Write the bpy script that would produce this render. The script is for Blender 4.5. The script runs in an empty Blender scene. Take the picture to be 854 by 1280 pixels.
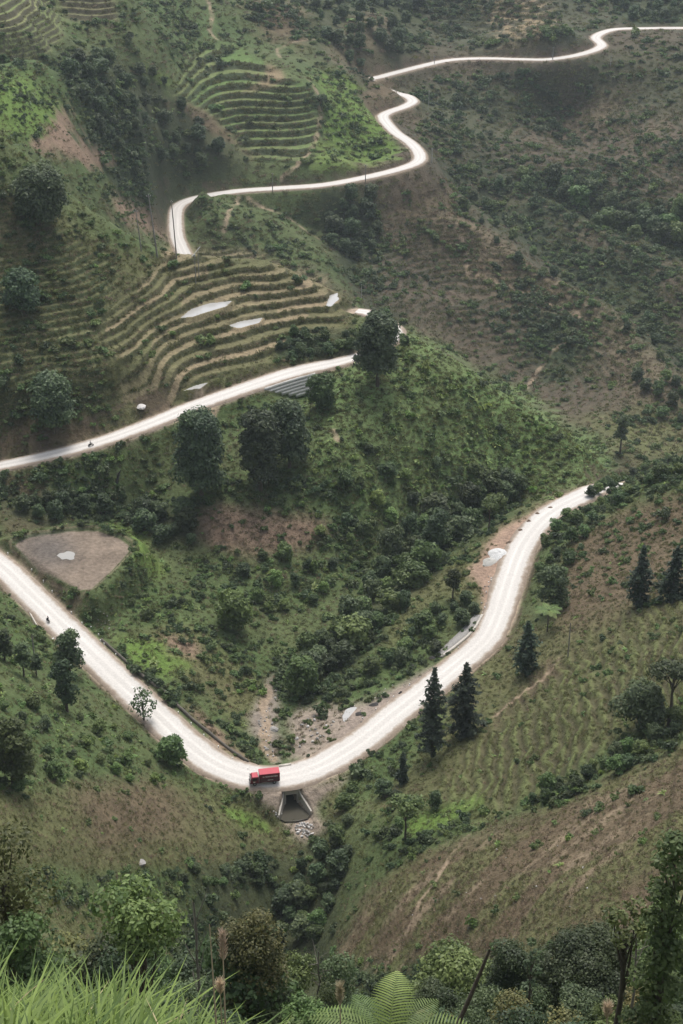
import bpy, bmesh, math, random
import numpy as np
from mathutils import Vector, Matrix, Euler

random.seed(7)
RNG = np.random.default_rng(11)
SC = bpy.context.scene
COL = SC.collection
R = math.radians

# ------------------------------------------------------------------ camera
CAM_H, PITCH, FOC = 229.0, R(28.0), 2000.0      # FOC in pixels of the 854 x 1280 photograph
CP, SP = math.cos(PITCH), math.sin(PITCH)
cam_data = bpy.data.cameras.new('camera')
cam = bpy.data.objects.new('camera', cam_data)
COL.objects.link(cam)
cam.location = (0, 0, CAM_H)
cam.rotation_euler = (R(90) - PITCH, 0, 0)
cam_data.sensor_fit = 'VERTICAL'
cam_data.sensor_height = 36.0
cam_data.lens = 36.0 * FOC / 1280.0
cam_data.clip_start = 0.5
cam_data.clip_end = 8000
SC.camera = cam

def ray(px, py):
    a, b = (px - 427.0) / FOC, (640.0 - py) / FOC
    d = np.array([a, CP + b * SP, -SP + b * CP])
    return d / np.linalg.norm(d)
def at_d(px, py, D):                    # point at slant distance D
    return np.array([0, 0, CAM_H]) + ray(px, py) * D
def at_z(px, py, z):                    # point on the level z
    d = ray(px, py)
    return np.array([0, 0, CAM_H]) + d * ((z - CAM_H) / d[2])
def proj(x, y, z):
    dz = z - CAM_H
    dep = y * CP - dz * SP
    dep = np.maximum(dep, 1e-3)
    return 427.0 + FOC * x / dep, 640.0 - FOC * (y * SP + dz * CP) / dep, dep

# ------------------------------------------------------------------ noise
def _hash(ix, iy, s):
    h = (ix.astype(np.int64) * 374761393 + iy.astype(np.int64) * 668265263 + s * 974711) & 0xffffffff
    h = ((h ^ (h >> 13)) * 1274126177) & 0xffffffff
    return ((h ^ (h >> 16)) & 0xffff) / 65535.0
def vnoise(x, y, s=0):
    x = np.asarray(x, float); y = np.asarray(y, float)
    ix, iy = np.floor(x), np.floor(y)
    fx, fy = x - ix, y - iy
    fx = fx * fx * (3 - 2 * fx); fy = fy * fy * (3 - 2 * fy)
    a = _hash(ix, iy, s); b = _hash(ix + 1, iy, s); c = _hash(ix, iy + 1, s); d = _hash(ix + 1, iy + 1, s)
    return (a + (b - a) * fx) * (1 - fy) + (c + (d - c) * fx) * fy
def fbm(x, y, o=4, s=0):
    t = 0; a = .5; n = 0
    for k in range(o):
        t = t + a * vnoise(x * 2 ** k + 17.3 * k, y * 2 ** k - 9.1 * k, s + k); n += a; a *= .5
    return t / n                        # 0..1
def sstep(a, b, x):
    t = np.clip((x - a) / (b - a), 0, 1)
    return t * t * (3 - 2 * t)

# ------------------------------------------------------------------ control points of the land
Z = """0 760 20;0 850 34;0 950 45;0 1050 52;0 1150 58;100 870 16;100 950 27;100 1050 32;100 1150 35;
200 930 7;200 1000 13;200 1100 15;200 1180 14;290 1000 -1;300 1060 0;300 1150 -3;40 790 14;150 890 8;
372 1040 -6;370 1100 -9;350 1160 -13;340 1230 -16;420 1050 -1;430 1150 0;500 1050 10;500 1150 13;600 1050 23;600 1150 27;
700 1050 35;700 1150 40;800 1050 48;854 1050 54;854 950 46;854 850 39;854 750 32;854 650 25;854 575 22;
750 950 34;650 950 22;550 950 10;470 980 2;420 1000 -1.5;750 850 28;650 850 13;600 870 7;700 780 14;750 750 19;800 680 19;800 600 18;770 615 13.5;
690 700 10;670 750 8;50 640 12;50 610 16;0 640 14;160 620 10;160 590 15;180 700 9;200 760 6;250 800 4.5;200 860 5.5;270 900 1;300 880 -2;
330 870 -4;330 930 -3.5;345 955 -3.5;250 700 3;300 720 1;300 650 9;250 620 14;330 610 14;400 640 8;350 680 4;400 700 0;400 580 17;
450 520 24;400 520 23;450 600 13;500 500 25;500 600 9;550 550 14;600 550 11;600 600 4;650 560 7;700 560 6;740 590 3;650 600 1;
370 830 -4.5;420 780 -4.5;480 720 -5;540 680 -5;600 640 -4;640 620 -3;540 740 2;500 790 1;450 860 -1;400 920 -1.5;570 715 3;600 680 5;640 640 5.5;690 618 8;
540 440 30;600 475 22;640 500 16;700 535 9;770 578 2;
20 560 22;60 520 30;120 500 33;0 500 36;200 480 33;200 430 38;200 380 44;200 330 50;300 450 31;300 400 37;300 350 43;260 318 49;330 325 46;
420 365 38;440 388 35;380 430 31;380 380 37.5;100 450 42;100 400 49;100 350 57;100 300 64;140 285 64;200 310 53;60 250 74;60 215 79;
0 77 48;40 72 48;66 58 48;80 38 48;78 22 48;-60 80 48;0 50 58;30 46 58;50 36 58;60 22 58;58 6 58;-60 50 58;0 25 66;22 20 66;36 5 66;36 -12 66;-60 22 66;0 3 71;105 48 42;150 38 42;130 20 49;115 0 56;0 450 44;0 400 52;0 350 60;0 300 69;0 250 79;0 172 92"""
D = """30 150 745;30 130 766;90 180 770;120 220 800;150 260 830;195 290 870;0 97 812;60 100 828;120 100 860;180 150 890;230 190 920;280 215 938;
150 55 955;200 60 1000;200 100 960;170 10 1000;
330 205 958;300 160 985;260 90 1030;240 60 1060;340 90 1030;380 110 1010;390 170 985;350 75 1050;330 50 1120;280 20 1130;350 10 1180;400 60 1130;
420 100 1080;440 150 1020;470 190 1005;440 200 983;470 100 1115;470 70 1170;440 30 1215;500 40 1275;560 50 1285;560 10 1330;650 40 1290;650 0 1330;800 10 1345;740 20 1335;
700 450 882;850 500 830;850 400 900;850 300 970;850 200 1050;850 100 1180;780 90 1200;700 120 1190;600 110 1180;560 150 1110;600 200 1060;560 230 1010;
700 200 1080;650 270 1020;750 300 990;650 350 950;760 420 890;600 400 900;520 330 930;450 300 925;400 270 935;300 270 905;260 270 890;350 300 900;450 350 885;
500 380 880;800 520 800;720 500 840;650 470 860;300 310 880;390 330 875;560 420 878;780 560 740;840 560 770"""
HID = """0 172 590 14;0 172 660 22;60 215 595 16;60 215 680 20;140 285 580 18;140 285 700 26;200 310 600 26;200 310 720 34;
260 318 605 28;260 318 740 36;330 325 600 26;330 325 740 36;420 365 600 24;420 365 730 36;
540 440 585 22;540 440 720 34;600 475 580 20;600 475 720 34;640 500 580 20;640 500 700 30;700 535 570 18;700 535 660 26;770 578 560 14;770 578 640 22;
854 575 520 14;854 575 600 26;854 575 680 26"""
WORLD = """0 3 224.3;-5 4 223.6;6 4 223;-3 8 219.6;3 8 219.3;-3 12 216;4 12 214.8;-9 14 214.4;12 14 212.5;0 20 207.8;-5 18 210.2;-5 15 213.3;0 30 195;0 50 173;0 75 150;0 100 126.5;0 130 98;0 150 76;0 170 53;0 200 12;-14 30 196;14 30 196;
-25 60 164;25 60 163;-35 100 128;35 100 128;-50 150 82;55 150 82;-62 190 60;62 190 64;60 100 132;-60 100 132;-30 190 32;30 195 30;-20 130 98;25 130 98;-25 160 68;25 160 68"""

def _pts(txt):
    return [[float(v) for v in r.split()] for r in txt.replace('\n', '').split(';') if r.strip()]
CPS = [at_z(*r) for r in _pts(Z)] + [at_d(*r) for r in _pts(D)]
for px, py, dd, drop in _pts(HID):
    p = at_d(px, py, dd); p[2] -= drop; CPS.append(p)
CPS += [np.array(r) for r in _pts(WORLD)]

# ------------------------------------------------------------------ roads: pixel + level -> world
LOWER = [(-70, 655, 15), (0, 706, 12), (36, 740, 10.8), (83, 786, 9), (120, 822, 7.6), (160, 860, 5.8), (200, 897, 4), (230, 925, 2.7), (262, 950, 1.4),
         (290, 963.5, .6), (318, 970.5, 0), (345, 971.5, 0), (372, 967, 0), (400, 957, .2), (430, 940, .5), (458, 921, .9), (501, 886, 1.6), (548, 850, 2.6), (587, 818, 3.5),
         (610, 795, 4.2), (624, 764, 5), (637, 723, 6), (652, 684, 7), (675, 652, 8), (701, 633, 8.8), (731, 618, 9.2), (742, 612, 8.4), (750, 609, 5), (764, 607, -3), (790, 607, -10)]
MIDDLE = [(-60, 592, 18.5), (0, 582, 20), (60, 569, 21.5), (115, 555, 22.8), (160, 540, 23.8), (200, 524.5, 24.6), (235, 510, 25.3), (270, 497.5, 26), (320, 480, 27),
          (350, 470, 27.8), (380, 461.5, 28.4), (427, 451.5, 29.4), (458, 442, 30.3), (482, 431, 31.2), (495, 420, 32), (494, 410.5, 32.6), (483, 402.5, 33.2), (470, 396, 33.5), (461, 391, 33.8), (446, 388.5, 33.8)]
UPPER = [(245, 345, -52), (228, 312, -48), (221, 294, -46), (219.5, 271, -44), (223, 258, -43), (237, 250, -42), (262, 244, -41), (300, 238.5, -40), (350, 235, -38.5),
         (400, 231.5, -37), (440, 225, -36), (489, 214, -34.5), (519, 204, -33.5), (525, 194, -33), (514, 179, -32), (494, 165, -31), (479.5, 148, -30), (484, 141, -29.8), (506, 133, -29.4),
         (516, 126.5, -29), (509, 120, -28.6), (494, 116, -28.3), (472, 108, -27.8), (462, 100, -27.3), (479, 95, -27), (521, 84, -26), (563, 75, -25), (607, 73, -24),
         (650, 74, -22), (687, 74, -20.5), (727, 67.5, -19), (752, 57.5, -18), (745, 46, -17), (767, 37, -16), (810, 35.3, -15), (854, 35, -14), (930, 35, -12)]
def spline(P, step):
    P = np.array(P)
    Q = np.vstack([2 * P[0] - P[1], P, 2 * P[-1] - P[-2]])
    out = []
    for i in range(1, len(Q) - 2):
        p0, p1, p2, p3 = Q[i - 1:i + 3]
        n = max(3, int(np.linalg.norm(p2 - p1) / step) + 1)
        t = np.linspace(0, 1, n, endpoint=False)[:, None]
        out.append(.5 * (2 * p1 + (p2 - p0) * t + (2 * p0 - 5 * p1 + 4 * p2 - p3) * t ** 2 + (3 * p1 - p0 - 3 * p2 + p3) * t ** 3))
    out.append(Q[-2:-1])
    C = np.vstack(out)
    s = np.r_[0, np.cumsum(np.linalg.norm(np.diff(C, axis=0), axis=1))]
    u = np.linspace(0, s[-1], int(s[-1] / step) + 1)
    return np.stack([np.interp(u, s, C[:, k]) for k in range(3)], 1)
ROADS = {}
for nm, pts, w in (('lower', LOWER, 3.1), ('middle', MIDDLE, 2.7), ('upper', UPPER, 3.2)):
    c = spline([at_z(*p) for p in pts], 1.2)
    hw = np.full(len(c), w)
    ROADS[nm] = (c, hw)
    CPS += [p for p in c[::22]]
# the road swells in the bend where the truck is
c, hw = ROADS['lower']
tr = at_z(340, 975, 0)
_u = np.linspace(0, 1, len(ROADS['middle'][0])); ROADS['middle'][1][:] = 2.0 + 1.0 * np.clip(_u * 1.6, 0, 1) - 1.2 * sstep(.66, .8, _u)
hw += .5 * np.exp(-(np.linalg.norm(c - tr, axis=1) / 24) ** 2)

# ------------------------------------------------------------------ thin plate through the control points
def tps_fit(P, lam=2e-4):
    xy = P[:, :2] / 300.0
    n = len(P)
    d2 = ((xy[:, None] - xy[None]) ** 2).sum(-1)
    K = np.where(d2 > 0, .5 * d2 * np.log(d2 + 1e-12), 0)
    K += np.eye(n) * lam * .02
    T = np.c_[np.ones(n), xy]
    A = np.block([[K, T], [T.T, np.zeros((3, 3))]])
    s = np.linalg.solve(A, np.r_[P[:, 2], 0, 0, 0])
    return xy, s[:n], s[n:]
_P = np.array(CPS)
_xy, _w, _a = tps_fit(_P)
def tps(x, y):
    q = np.stack([np.ravel(x), np.ravel(y)], 1) / 300.0
    out = np.empty(len(q))
    for i in range(0, len(q), 20000):
        b = q[i:i + 20000]
        d2 = ((b[:, None] - _xy[None]) ** 2).sum(-1)
        out[i:i + 20000] = (.5 * d2 * np.log(d2 + 1e-12)) @ _w + _a[0] + b @ _a[1:]
    return out.reshape(np.shape(x))

# ------------------------------------------------------------------ grid: fans out from the viewpoint, cells of equal angle
NA = 720
AZ = np.radians(np.concatenate([np.linspace(-44, -14.6, 55, endpoint=False), np.linspace(-14.6, 14.6, NA - 110), np.linspace(44, 14.6, 55, endpoint=False)[::-1]]))
def azi(a): return np.interp(a, AZ, np.arange(NA))
RR = np.concatenate([np.geomspace(5, 215, 150, endpoint=False), np.arange(215, 600, .62), np.arange(600, 1060, .78), np.arange(1060, 1562, 2.0)])
NR = len(RR)
GX = RR[:, None] * np.sin(AZ)[None]
GY = RR[:, None] * np.cos(AZ)[None]
def coarse_to_fine(f, k=5):
    ri = np.unique(np.r_[np.arange(0, NR, k), NR - 1]); ai = np.unique(np.r_[np.arange(0, NA, k), NA - 1])
    v = f(GX[np.ix_(ri, ai)], GY[np.ix_(ri, ai)])
    t = np.stack([np.interp(np.arange(NA), ai, row) for row in v])
    j = np.searchsorted(ri, np.arange(NR), 'right') - 1
    j = np.clip(j, 0, len(ri) - 2)
    u = ((np.arange(NR) - ri[j]) / (ri[j + 1] - ri[j]))[:, None]
    return t[j] * (1 - u) + t[j + 1] * u
GZ = np.clip(coarse_to_fine(tps), -150, 226)
# ------------------------------------------------------------------ regions of the land (outlines found in the photo, applied to the ground they lie on)
MS, MX, MY = 2, 140, 140                        # raster: half size, margins
MW, MH = (854 + 2 * MX) // MS, (1280 + 2 * MY) // MS
def raster(poly):
    P = (np.array(poly, float) + [MX, MY]) / MS
    yy = np.arange(MH)[:, None] + .5; xx = np.arange(MW)[None] + .5
    ins = np.zeros((MH, MW), bool)
    for (x0, y0), (x1, y1) in zip(P, np.roll(P, -1, 0)):
        if y0 == y1: continue
        c = ((y0 <= yy) != (y1 <= yy)) & (xx < (x1 - x0) * (yy - y0) / (y1 - y0) + x0)
        ins ^= c
    return ins.astype(np.float32)
def blur(a, k):
    k = max(1, int(k / MS))
    for ax in (0, 1):
        for _ in (0, 1):
            p = np.pad(a, [(k + 1, k) if i == ax else (0, 0) for i in (0, 1)], mode='edge')
            c = np.cumsum(p, ax)
            n = 2 * k + 1
            a = (c[n:] - c[:-n]) if ax == 0 else (c[:, n:] - c[:, :-n])
            a = a / n
    return a
def lookup(m, px, py):
    i = np.clip(((py + MY) / MS).astype(int), 0, MH - 1); j = np.clip(((px + MX) / MS).astype(int), 0, MW - 1)
    return m[i, j]
def region(poly, f=10): return blur(raster(poly), f)

PX0, PY0, DEP0 = proj(GX, GY, GZ)
FAR = sstep(560, 700, RR)[:, None] * np.ones((1, NA))

# ------------------------------------------------------------------ relief noise
def road_dist(x, y):
    """distance to the nearest road sample, its level and half width (brute force on chosen points)"""
    S = np.vstack([np.c_[c[:, :3], hw] for c, hw in ROADS.values()]).astype(np.float32)
    q = np.stack([x, y], 1).astype(np.float32)
    d = np.empty(len(q), np.float32); k = np.empty(len(q), int)
    for i in range(0, len(q), 8000):
        b = q[i:i + 8000]
        dd = (b[:, None, 0] - S[None, :, 0]) ** 2 + (b[:, None, 1] - S[None, :, 1]) ** 2
        k[i:i + 8000] = dd.argmin(1); d[i:i + 8000] = np.sqrt(dd.min(1))
    return d, S[k, 2], S[k, 3]
rd_c = coarse_to_fine(lambda x, y: road_dist(x.ravel(), y.ravel())[0].reshape(x.shape))
calm = sstep(5, 40, rd_c)
calm = calm * (1 - .85 * lookup(region([(205, 75), (255, 45), (350, 60), (400, 110), (405, 190), (310, 212), (200, 125)], 10), PX0, PY0)) * (1 - .9 * lookup(region([(-140, -140), (130, -100), (155, 40), (80, 70), (-140, 95)], 10), PX0, PY0))
n1 = (fbm(GX / 26, GY / 26, 4, 3) - .5) * 2
n2 = (fbm(GX / 90, GY / 90, 4, 9) - .5) * 2
rid = 1 - np.abs(fbm((GX + .35 * GY) / 75, (GY - .35 * GX) / 150, 3, 21) - .5) * 4
NEARW = sstep(30, 240, RR)[:, None]
GZ = GZ + calm * NEARW * ((1.5 * n1 + .25 * (vnoise(GX / 2.2, GY / 2.2, 4) - .5)) * (1 - FAR) + FAR * (6 * n2 + 1.8 * n1 + 5 * rid))

# spurs and ravines of the far hillside
def px_line(pts):                       # rough ground points under a drawn line, on the land as it is now
    out = []
    for a, b in pts:
        j = int(azi(math.atan2(a - 427, FOC * CP * 1.02)))
        X_, Y_, _ = proj(GX[:, j], GY[:, j], GZ[:, j]); k_ = RR > 640
        i = np.where(k_)[0][np.argmin(np.abs(Y_[k_] - b))]; out.append((GX[i, j], GY[i, j]))
    P_ = np.array(out); return np.concatenate([np.linspace(P_[q], P_[q + 1], 14, endpoint=False) for q in range(len(P_) - 1)] + [P_[-1:]])
CREST = np.zeros_like(GZ); RAVINE = np.zeros_like(GZ)
for pts, A_, w_, side in (([(475, 235), (540, 275), (600, 322), (680, 368), (745, 402), (790, 450), (820, 500)], 15, 30, 'c'), ([(545, 205), (620, 265), (690, 315), (770, 375), (840, 430), (900, 480)], -13, 26, 'r'),
                          ([(505, 150), (560, 190), (640, 240), (720, 290), (800, 345), (870, 390)], 11, 26, 'c'), ([(600, 190), (680, 232), (760, 268), (854, 310), (920, 335)], -14, 26, 'r'),
                          ([(640, 95), (720, 140), (800, 185), (870, 230)], 8, 30, 'c'), ([(420, 260), (440, 300), (440, 340), (480, 380)], -9, 20, 'r'), ([(300, 250), (350, 280), (400, 320)], 6, 18, 'c'),
                          ([(470, 30), (450, 60), (420, 80)], 8, 25, 'c'), ([(120, 70), (180, 140), (230, 210)], -12, 24, 'r'), ([(85, 90), (110, 150), (170, 240), (195, 285)], 6, 18, 'c')):
    L_ = px_line(pts); bb = (RR > 620)
    gx_, gy_ = GX[bb].ravel(), GY[bb].ravel(); dmin_ = np.full(len(gx_), 1e9)
    for q in L_: dmin_ = np.minimum(dmin_, (gx_ - q[0]) ** 2 + (gy_ - q[1]) ** 2)
    g_ = np.exp(-np.sqrt(dmin_ + 16) / w_ * 1.3).reshape(GX[bb].shape)
    GZ[bb] += A_ * g_ * sstep(12, 50, rd_c[bb])
    (CREST if side == 'c' else RAVINE)[bb] += np.exp(-dmin_ / (w_ * .62) ** 2).reshape(g_.shape)

# ------------------------------------------------------------------ terraces
TZ = {}
def terrace(name, poly, h, amp, feather, riser=.32, wob=.5):
    global GZ
    m = lookup(region(poly, feather), PX0 + (fbm(GX / 14, GY / 14, 3, 5) - .5) * 16, PY0 + (fbm(GX / 14, GY / 14, 3, 6) - .5) * 12)
    zz = GZ + wob * (fbm(GX / 22, GY / 22, 2, 31) - .5) * 2
    t = zz / h
    fl = np.floor(t); f = t - fl
    st = (fl + sstep(1 - riser, 1, f) + .06 * f) * h
    GZ = GZ * (1 - m * amp) + st * m * amp
    TZ[name] = (m, fl, f > 1 - riser)
P_TERR = [(190, 335), (215, 308), (250, 312), (330, 322), (400, 350), (432, 380), (428, 412), (370, 418), (330, 452), (250, 478), (195, 490), (150, 480), (150, 440), (120, 420), (140, 380)]
P_TERR_SIDE = [(-120, 150), (0, 215), (90, 300), (150, 330), (140, 380), (120, 420), (150, 480), (160, 510), (60, 510), (-120, 520)]
P_KNOB = [(222, 85), (255, 55), (300, 62), (345, 85), (385, 110), (397, 140), (392, 180), (375, 205), (318, 200), (290, 165), (255, 135), (215, 120)]
P_UPLEFT = [(-140, -140), (40, -100), (70, 10), (80, 38), (60, 62), (30, 74), (-140, 90)]
P_UPLEFT2 = [(58, -60), (120, -60), (150, 20), (150, 36), (105, 30), (80, 20)]
P_FARTEA = [(560, 100), (700, 110), (830, 90), (990, 120), (990, 460), (800, 420), (700, 300), (600, 200)]
P_FARTEA2 = [(440, 290), (560, 260), (680, 330), (800, 430), (800, 540), (700, 500), (560, 420), (440, 360)]
P_TOPR = [(520, -40), (700, -40), (700, 60), (600, 60), (540, 55)]
terrace('rice', P_TERR, 1.75, 1.0, 5)
terrace('side', P_TERR_SIDE, 1.6, .85, 8, .42, .9)
terrace('knob', P_KNOB, 3.1, 1.0, 4, .45, .3)
terrace('upleft', P_UPLEFT, 2.4, 1.0, 4, .6, .15)
terrace('upleft2', P_UPLEFT2, 2.6, 1.0, 4, .6, .15)
terrace('tea', P_FARTEA, 2.2, .5, 20, .5, 1.0)
terrace('tea2', P_FARTEA2, 2.2, .5, 20, .5, 1.0)
terrace('topr', P_TOPR, 3.0, .8, 10, .4)

ROWM = (.6 + .4 * sstep(.35, .6, fbm(GX / 12, GY / 12, 3, 34))) * lookup(region([(530, 1005), (590, 920), (690, 825), (760, 780), (900, 700), (900, 880), (760, 955), (640, 1010)], 12), PX0, PY0)
ROWS = .5 + .5 * np.sin((GX - .13 * GY + 4.6 * (fbm(GX / 8, GY / 8, 3, 33) - .5)) * 2 * np.pi / 2.5)
GZ = GZ + ROWM * (ROWS - .5) * 1.0

# ------------------------------------------------------------------ muddy paddy with its bund
def inside(poly, x, y):
    ins = np.zeros(np.shape(x), bool)
    for (x0, y0), (x1, y1) in zip(poly, np.roll(poly, -1, 0)):
        if y0 == y1: continue
        ins ^= ((y0 <= y) != (y1 <= y)) & (x < (x1 - x0) * (y - y0) / (y1 - y0) + x0)
    return ins
def poly_dist(poly, x, y):
    d = np.full(np.shape(x), 1e9)
    for a, b in zip(poly, np.roll(poly, -1, 0)):
        e = b - a; t = np.clip(((x - a[0]) * e[0] + (y - a[1]) * e[1]) / (e @ e), 0, 1)
        d = np.minimum(d, np.hypot(x - a[0] - t * e[0], y - a[1] - t * e[1]))
    return np.where(inside(poly, x, y), -d, d)
PADDY_Z = 14.0
PADDY = np.array([at_z(a, b, PADDY_Z)[:2] for a, b in [(10, 679), (36, 668), (88, 660.5), (124, 660), (152, 669), (167, 680), (166, 690), (145, 713), (116, 739), (97, 739), (70, 723), (44, 709)]])
pd = coarse_to_fine(lambda x, y: poly_dist(PADDY, x, y), 3)
lvl = PADDY_Z - .35 + .95 * sstep(-1.1, .1, pd) + .05 * (vnoise(GX / .9, GY / .9, 8) - .5)
GZ = np.where(pd < 1.4, lvl, GZ * sstep(1.4, 7, pd) + (PADDY_Z + .5) * (1 - sstep(1.4, 7, pd)))

# ------------------------------------------------------------------ road benches cut into the slopes
near = rd_c < 42
d, rz, rw = road_dist(GX[near], GY[near])
zr = GZ[near]
L = 1.5 + 1.0 * np.abs(zr - rz)
L = np.clip(L, 2, 14)
k = sstep(0, 1, (d - rw - 1.2) / L)
bench = rz - .3 - .25 * sstep(rw, rw + 2.5, d)
GZ[near] = bench * (1 - k) + zr * k
CUT = np.zeros_like(GZ); VERGE = np.zeros_like(GZ); RDIST = np.full_like(GZ, 99.)
CUT[near] = ((zr > rz + .8) & (k < .6) & (d > rw) & (d < rw + 7)) * 1.0
VERGE[near] = 1 - sstep(rw + .6, rw + 2.6, d)
RDIST[near] = d - rw

# the drop in front of the stepped wall that holds up the middle road
_c, _h = ROADS['middle']; _X, _Y, _ = proj(_c[:, 0], _c[:, 1], _c[:, 2]); WALL_IDS = np.where((_X > 320) & (_X < 394) & (_Y > 440))[0]
_wp = _c[WALL_IDS]; _bb = (GX > _wp[:, 0].min() - 25) & (GX < _wp[:, 0].max() + 25) & (GY > _wp[:, 1].min() - 25) & (GY < _wp[:, 1].max() + 25)
_xx, _yy = GX[_bb], GY[_bb]; _d2 = (_xx[:, None] - _c[None, :, 0]) ** 2 + (_yy[:, None] - _c[None, :, 1]) ** 2; _k = _d2.argmin(1); _dd = np.sqrt(_d2.min(1))
_t = np.gradient(_c[:, :2], axis=0); _sd = (_xx - _c[_k, 0]) * _t[_k, 1] - (_yy - _c[_k, 1]) * _t[_k, 0]
_u = (_k - WALL_IDS[0]) / (len(WALL_IDS) - 1); _lat = sstep(-.05, .15, _u) * (1 - sstep(.93, 1.05, _u)) * (_sd > 0)
_o = _dd - _h[_k]; _drop = 6.2 * sstep(.9, 3.2, _o) * (.35 + .65 * sstep(0, .6, _u)) * (1 - sstep(9, 17, _o))
_z = GZ[_bb]; GZ[_bb] = np.where(_lat > 0, _z * (1 - _lat) + np.minimum(_z, _c[_k, 2] - .3 - _drop) * _lat, _z)
NOPLANT = np.zeros_like(GZ); NOPLANT[_bb] = _lat * (_o < 5.5)

# ------------------------------------------------------------------ culvert basin, cut below the road
CUL = at_z(365, 1003, -4.2)
cdir = at_z(375, 1032, -4.6) - at_z(364, 992, -4.6); cdir[2] = 0; cdir /= np.linalg.norm(cdir)   # the way the water leaves
cperp = np.array([-cdir[1], cdir[0], 0])
cu = (GX - CUL[0]) * cdir[0] + (GY - CUL[1]) * cdir[1]
cv = (GX - CUL[0]) * cperp[0] + (GY - CUL[1]) * cperp[1]
halfw = 1.55 + 2.0 * np.clip(cu / 4.2, 0, 1)
bas = (1 - sstep(0, .7, np.abs(cv) - halfw)) * sstep(-2.3, -1.5, cu) * (1 - sstep(5.6, 7, cu))
GZ = GZ * (1 - bas) + np.minimum(GZ, -5.4 + 0 * GZ) * bas
tun = (1 - sstep(.9, 1.25, np.abs(cv))) * sstep(-5.2, -4.6, cu) * (1 - sstep(0, .5, cu))
GZ = GZ * (1 - tun) + np.minimum(GZ, -5.4 + 0 * GZ) * tun
out = (1 - sstep(1.5, 4.5, np.abs(cv))) * sstep(5.5, 7, cu) * (1 - sstep(14, 22, cu))
GZ = GZ * (1 - out) + np.minimum(GZ, -5.0 - (cu - 5.5) * .28) * out

# ------------------------------------------------------------------ sampling the finished land
def gz(x, y):
    x = np.asarray(x, float); y = np.asarray(y, float)
    r = np.hypot(x, y); a = np.arctan2(x, y)
    i = np.clip(np.searchsorted(RR, r) - 1, 0, NR - 2); u = np.clip((r - RR[i]) / (RR[i + 1] - RR[i]), 0, 1)
    s = np.clip(azi(a), 0, NA - 1.001); j = s.astype(int); v = s - j
    return (GZ[i, j] * (1 - u) + GZ[i + 1, j] * u) * (1 - v) + (GZ[i, j + 1] * (1 - u) + GZ[i + 1, j + 1] * u) * v
_PX, _PY, _ = proj(GX, GY, GZ)
def hit(px, py, rmin=150, rmax=1600):
    """the first ground point a line of sight meets"""
    d = ray(px, py); h = math.hypot(d[0], d[1])
    r = np.concatenate([np.arange(rmin, 620, .3), np.arange(620, 1600, 1.0)])
    r = r[(r >= rmin) & (r < rmax)]
    x, y = d[0] / h * r, d[1] / h * r
    below = CAM_H + d[2] / h * r < gz(x, y)
    k = int(np.argmax(below)) if below.any() else len(r) - 1
    return np.array([x[k], y[k], float(gz(x[k], y[k]))])

# ------------------------------------------------------------------ flooded terrace plots: level basins with a low lip
PONDS = []
for pts in ([(226, 397), (240, 386), (262, 379), (290, 376), (282, 383), (258, 390), (240, 396)], [(284, 407), (302, 401), (328, 397), (324, 403), (300, 410)], [(408, 382), (412, 369), (422, 366), (423, 374), (414, 383)], [(230, 488), (246, 481), (260, 478), (250, 485)]):
    Q = np.array([hit(a, b) for a, b in pts]); lv = float(np.median(Q[:, 2]))
    W_ = np.array([at_z(a, b, lv)[:2] for a, b in pts]); bb = (np.abs(GX - W_[:, 0].mean()) < 25) & (np.abs(GY - W_[:, 1].mean()) < 25)
    q_ = poly_dist(W_, GX[bb], GY[bb]); z_ = GZ[bb]
    z_ = np.where(q_ < .1, lv - .25, np.where(q_ < 1.0, np.where(z_ > lv + .5, z_, lv + .10), z_)); GZ[bb] = z_
    PONDS.append((W_, lv)); _pn = np.zeros_like(GZ); _pn[bb] = q_ < .8; NOPLANT = np.maximum(NOPLANT, _pn)

# ------------------------------------------------------------------ ground cover: colour of the soil and turf, and what grows there
C_OLIVE, C_BROWN, C_GREEN, C_BRIGHT = (.092, .098, .042), (.104, .080, .050), (.064, .094, .034), (.095, .15, .034)
C_DARK, C_PINK, C_DIRT, C_TAN, C_FARB = (.038, .053, .024), (.19, .135, .095), (.30, .225, .165), (.21, .165, .10), (.078, .063, .045)
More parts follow.
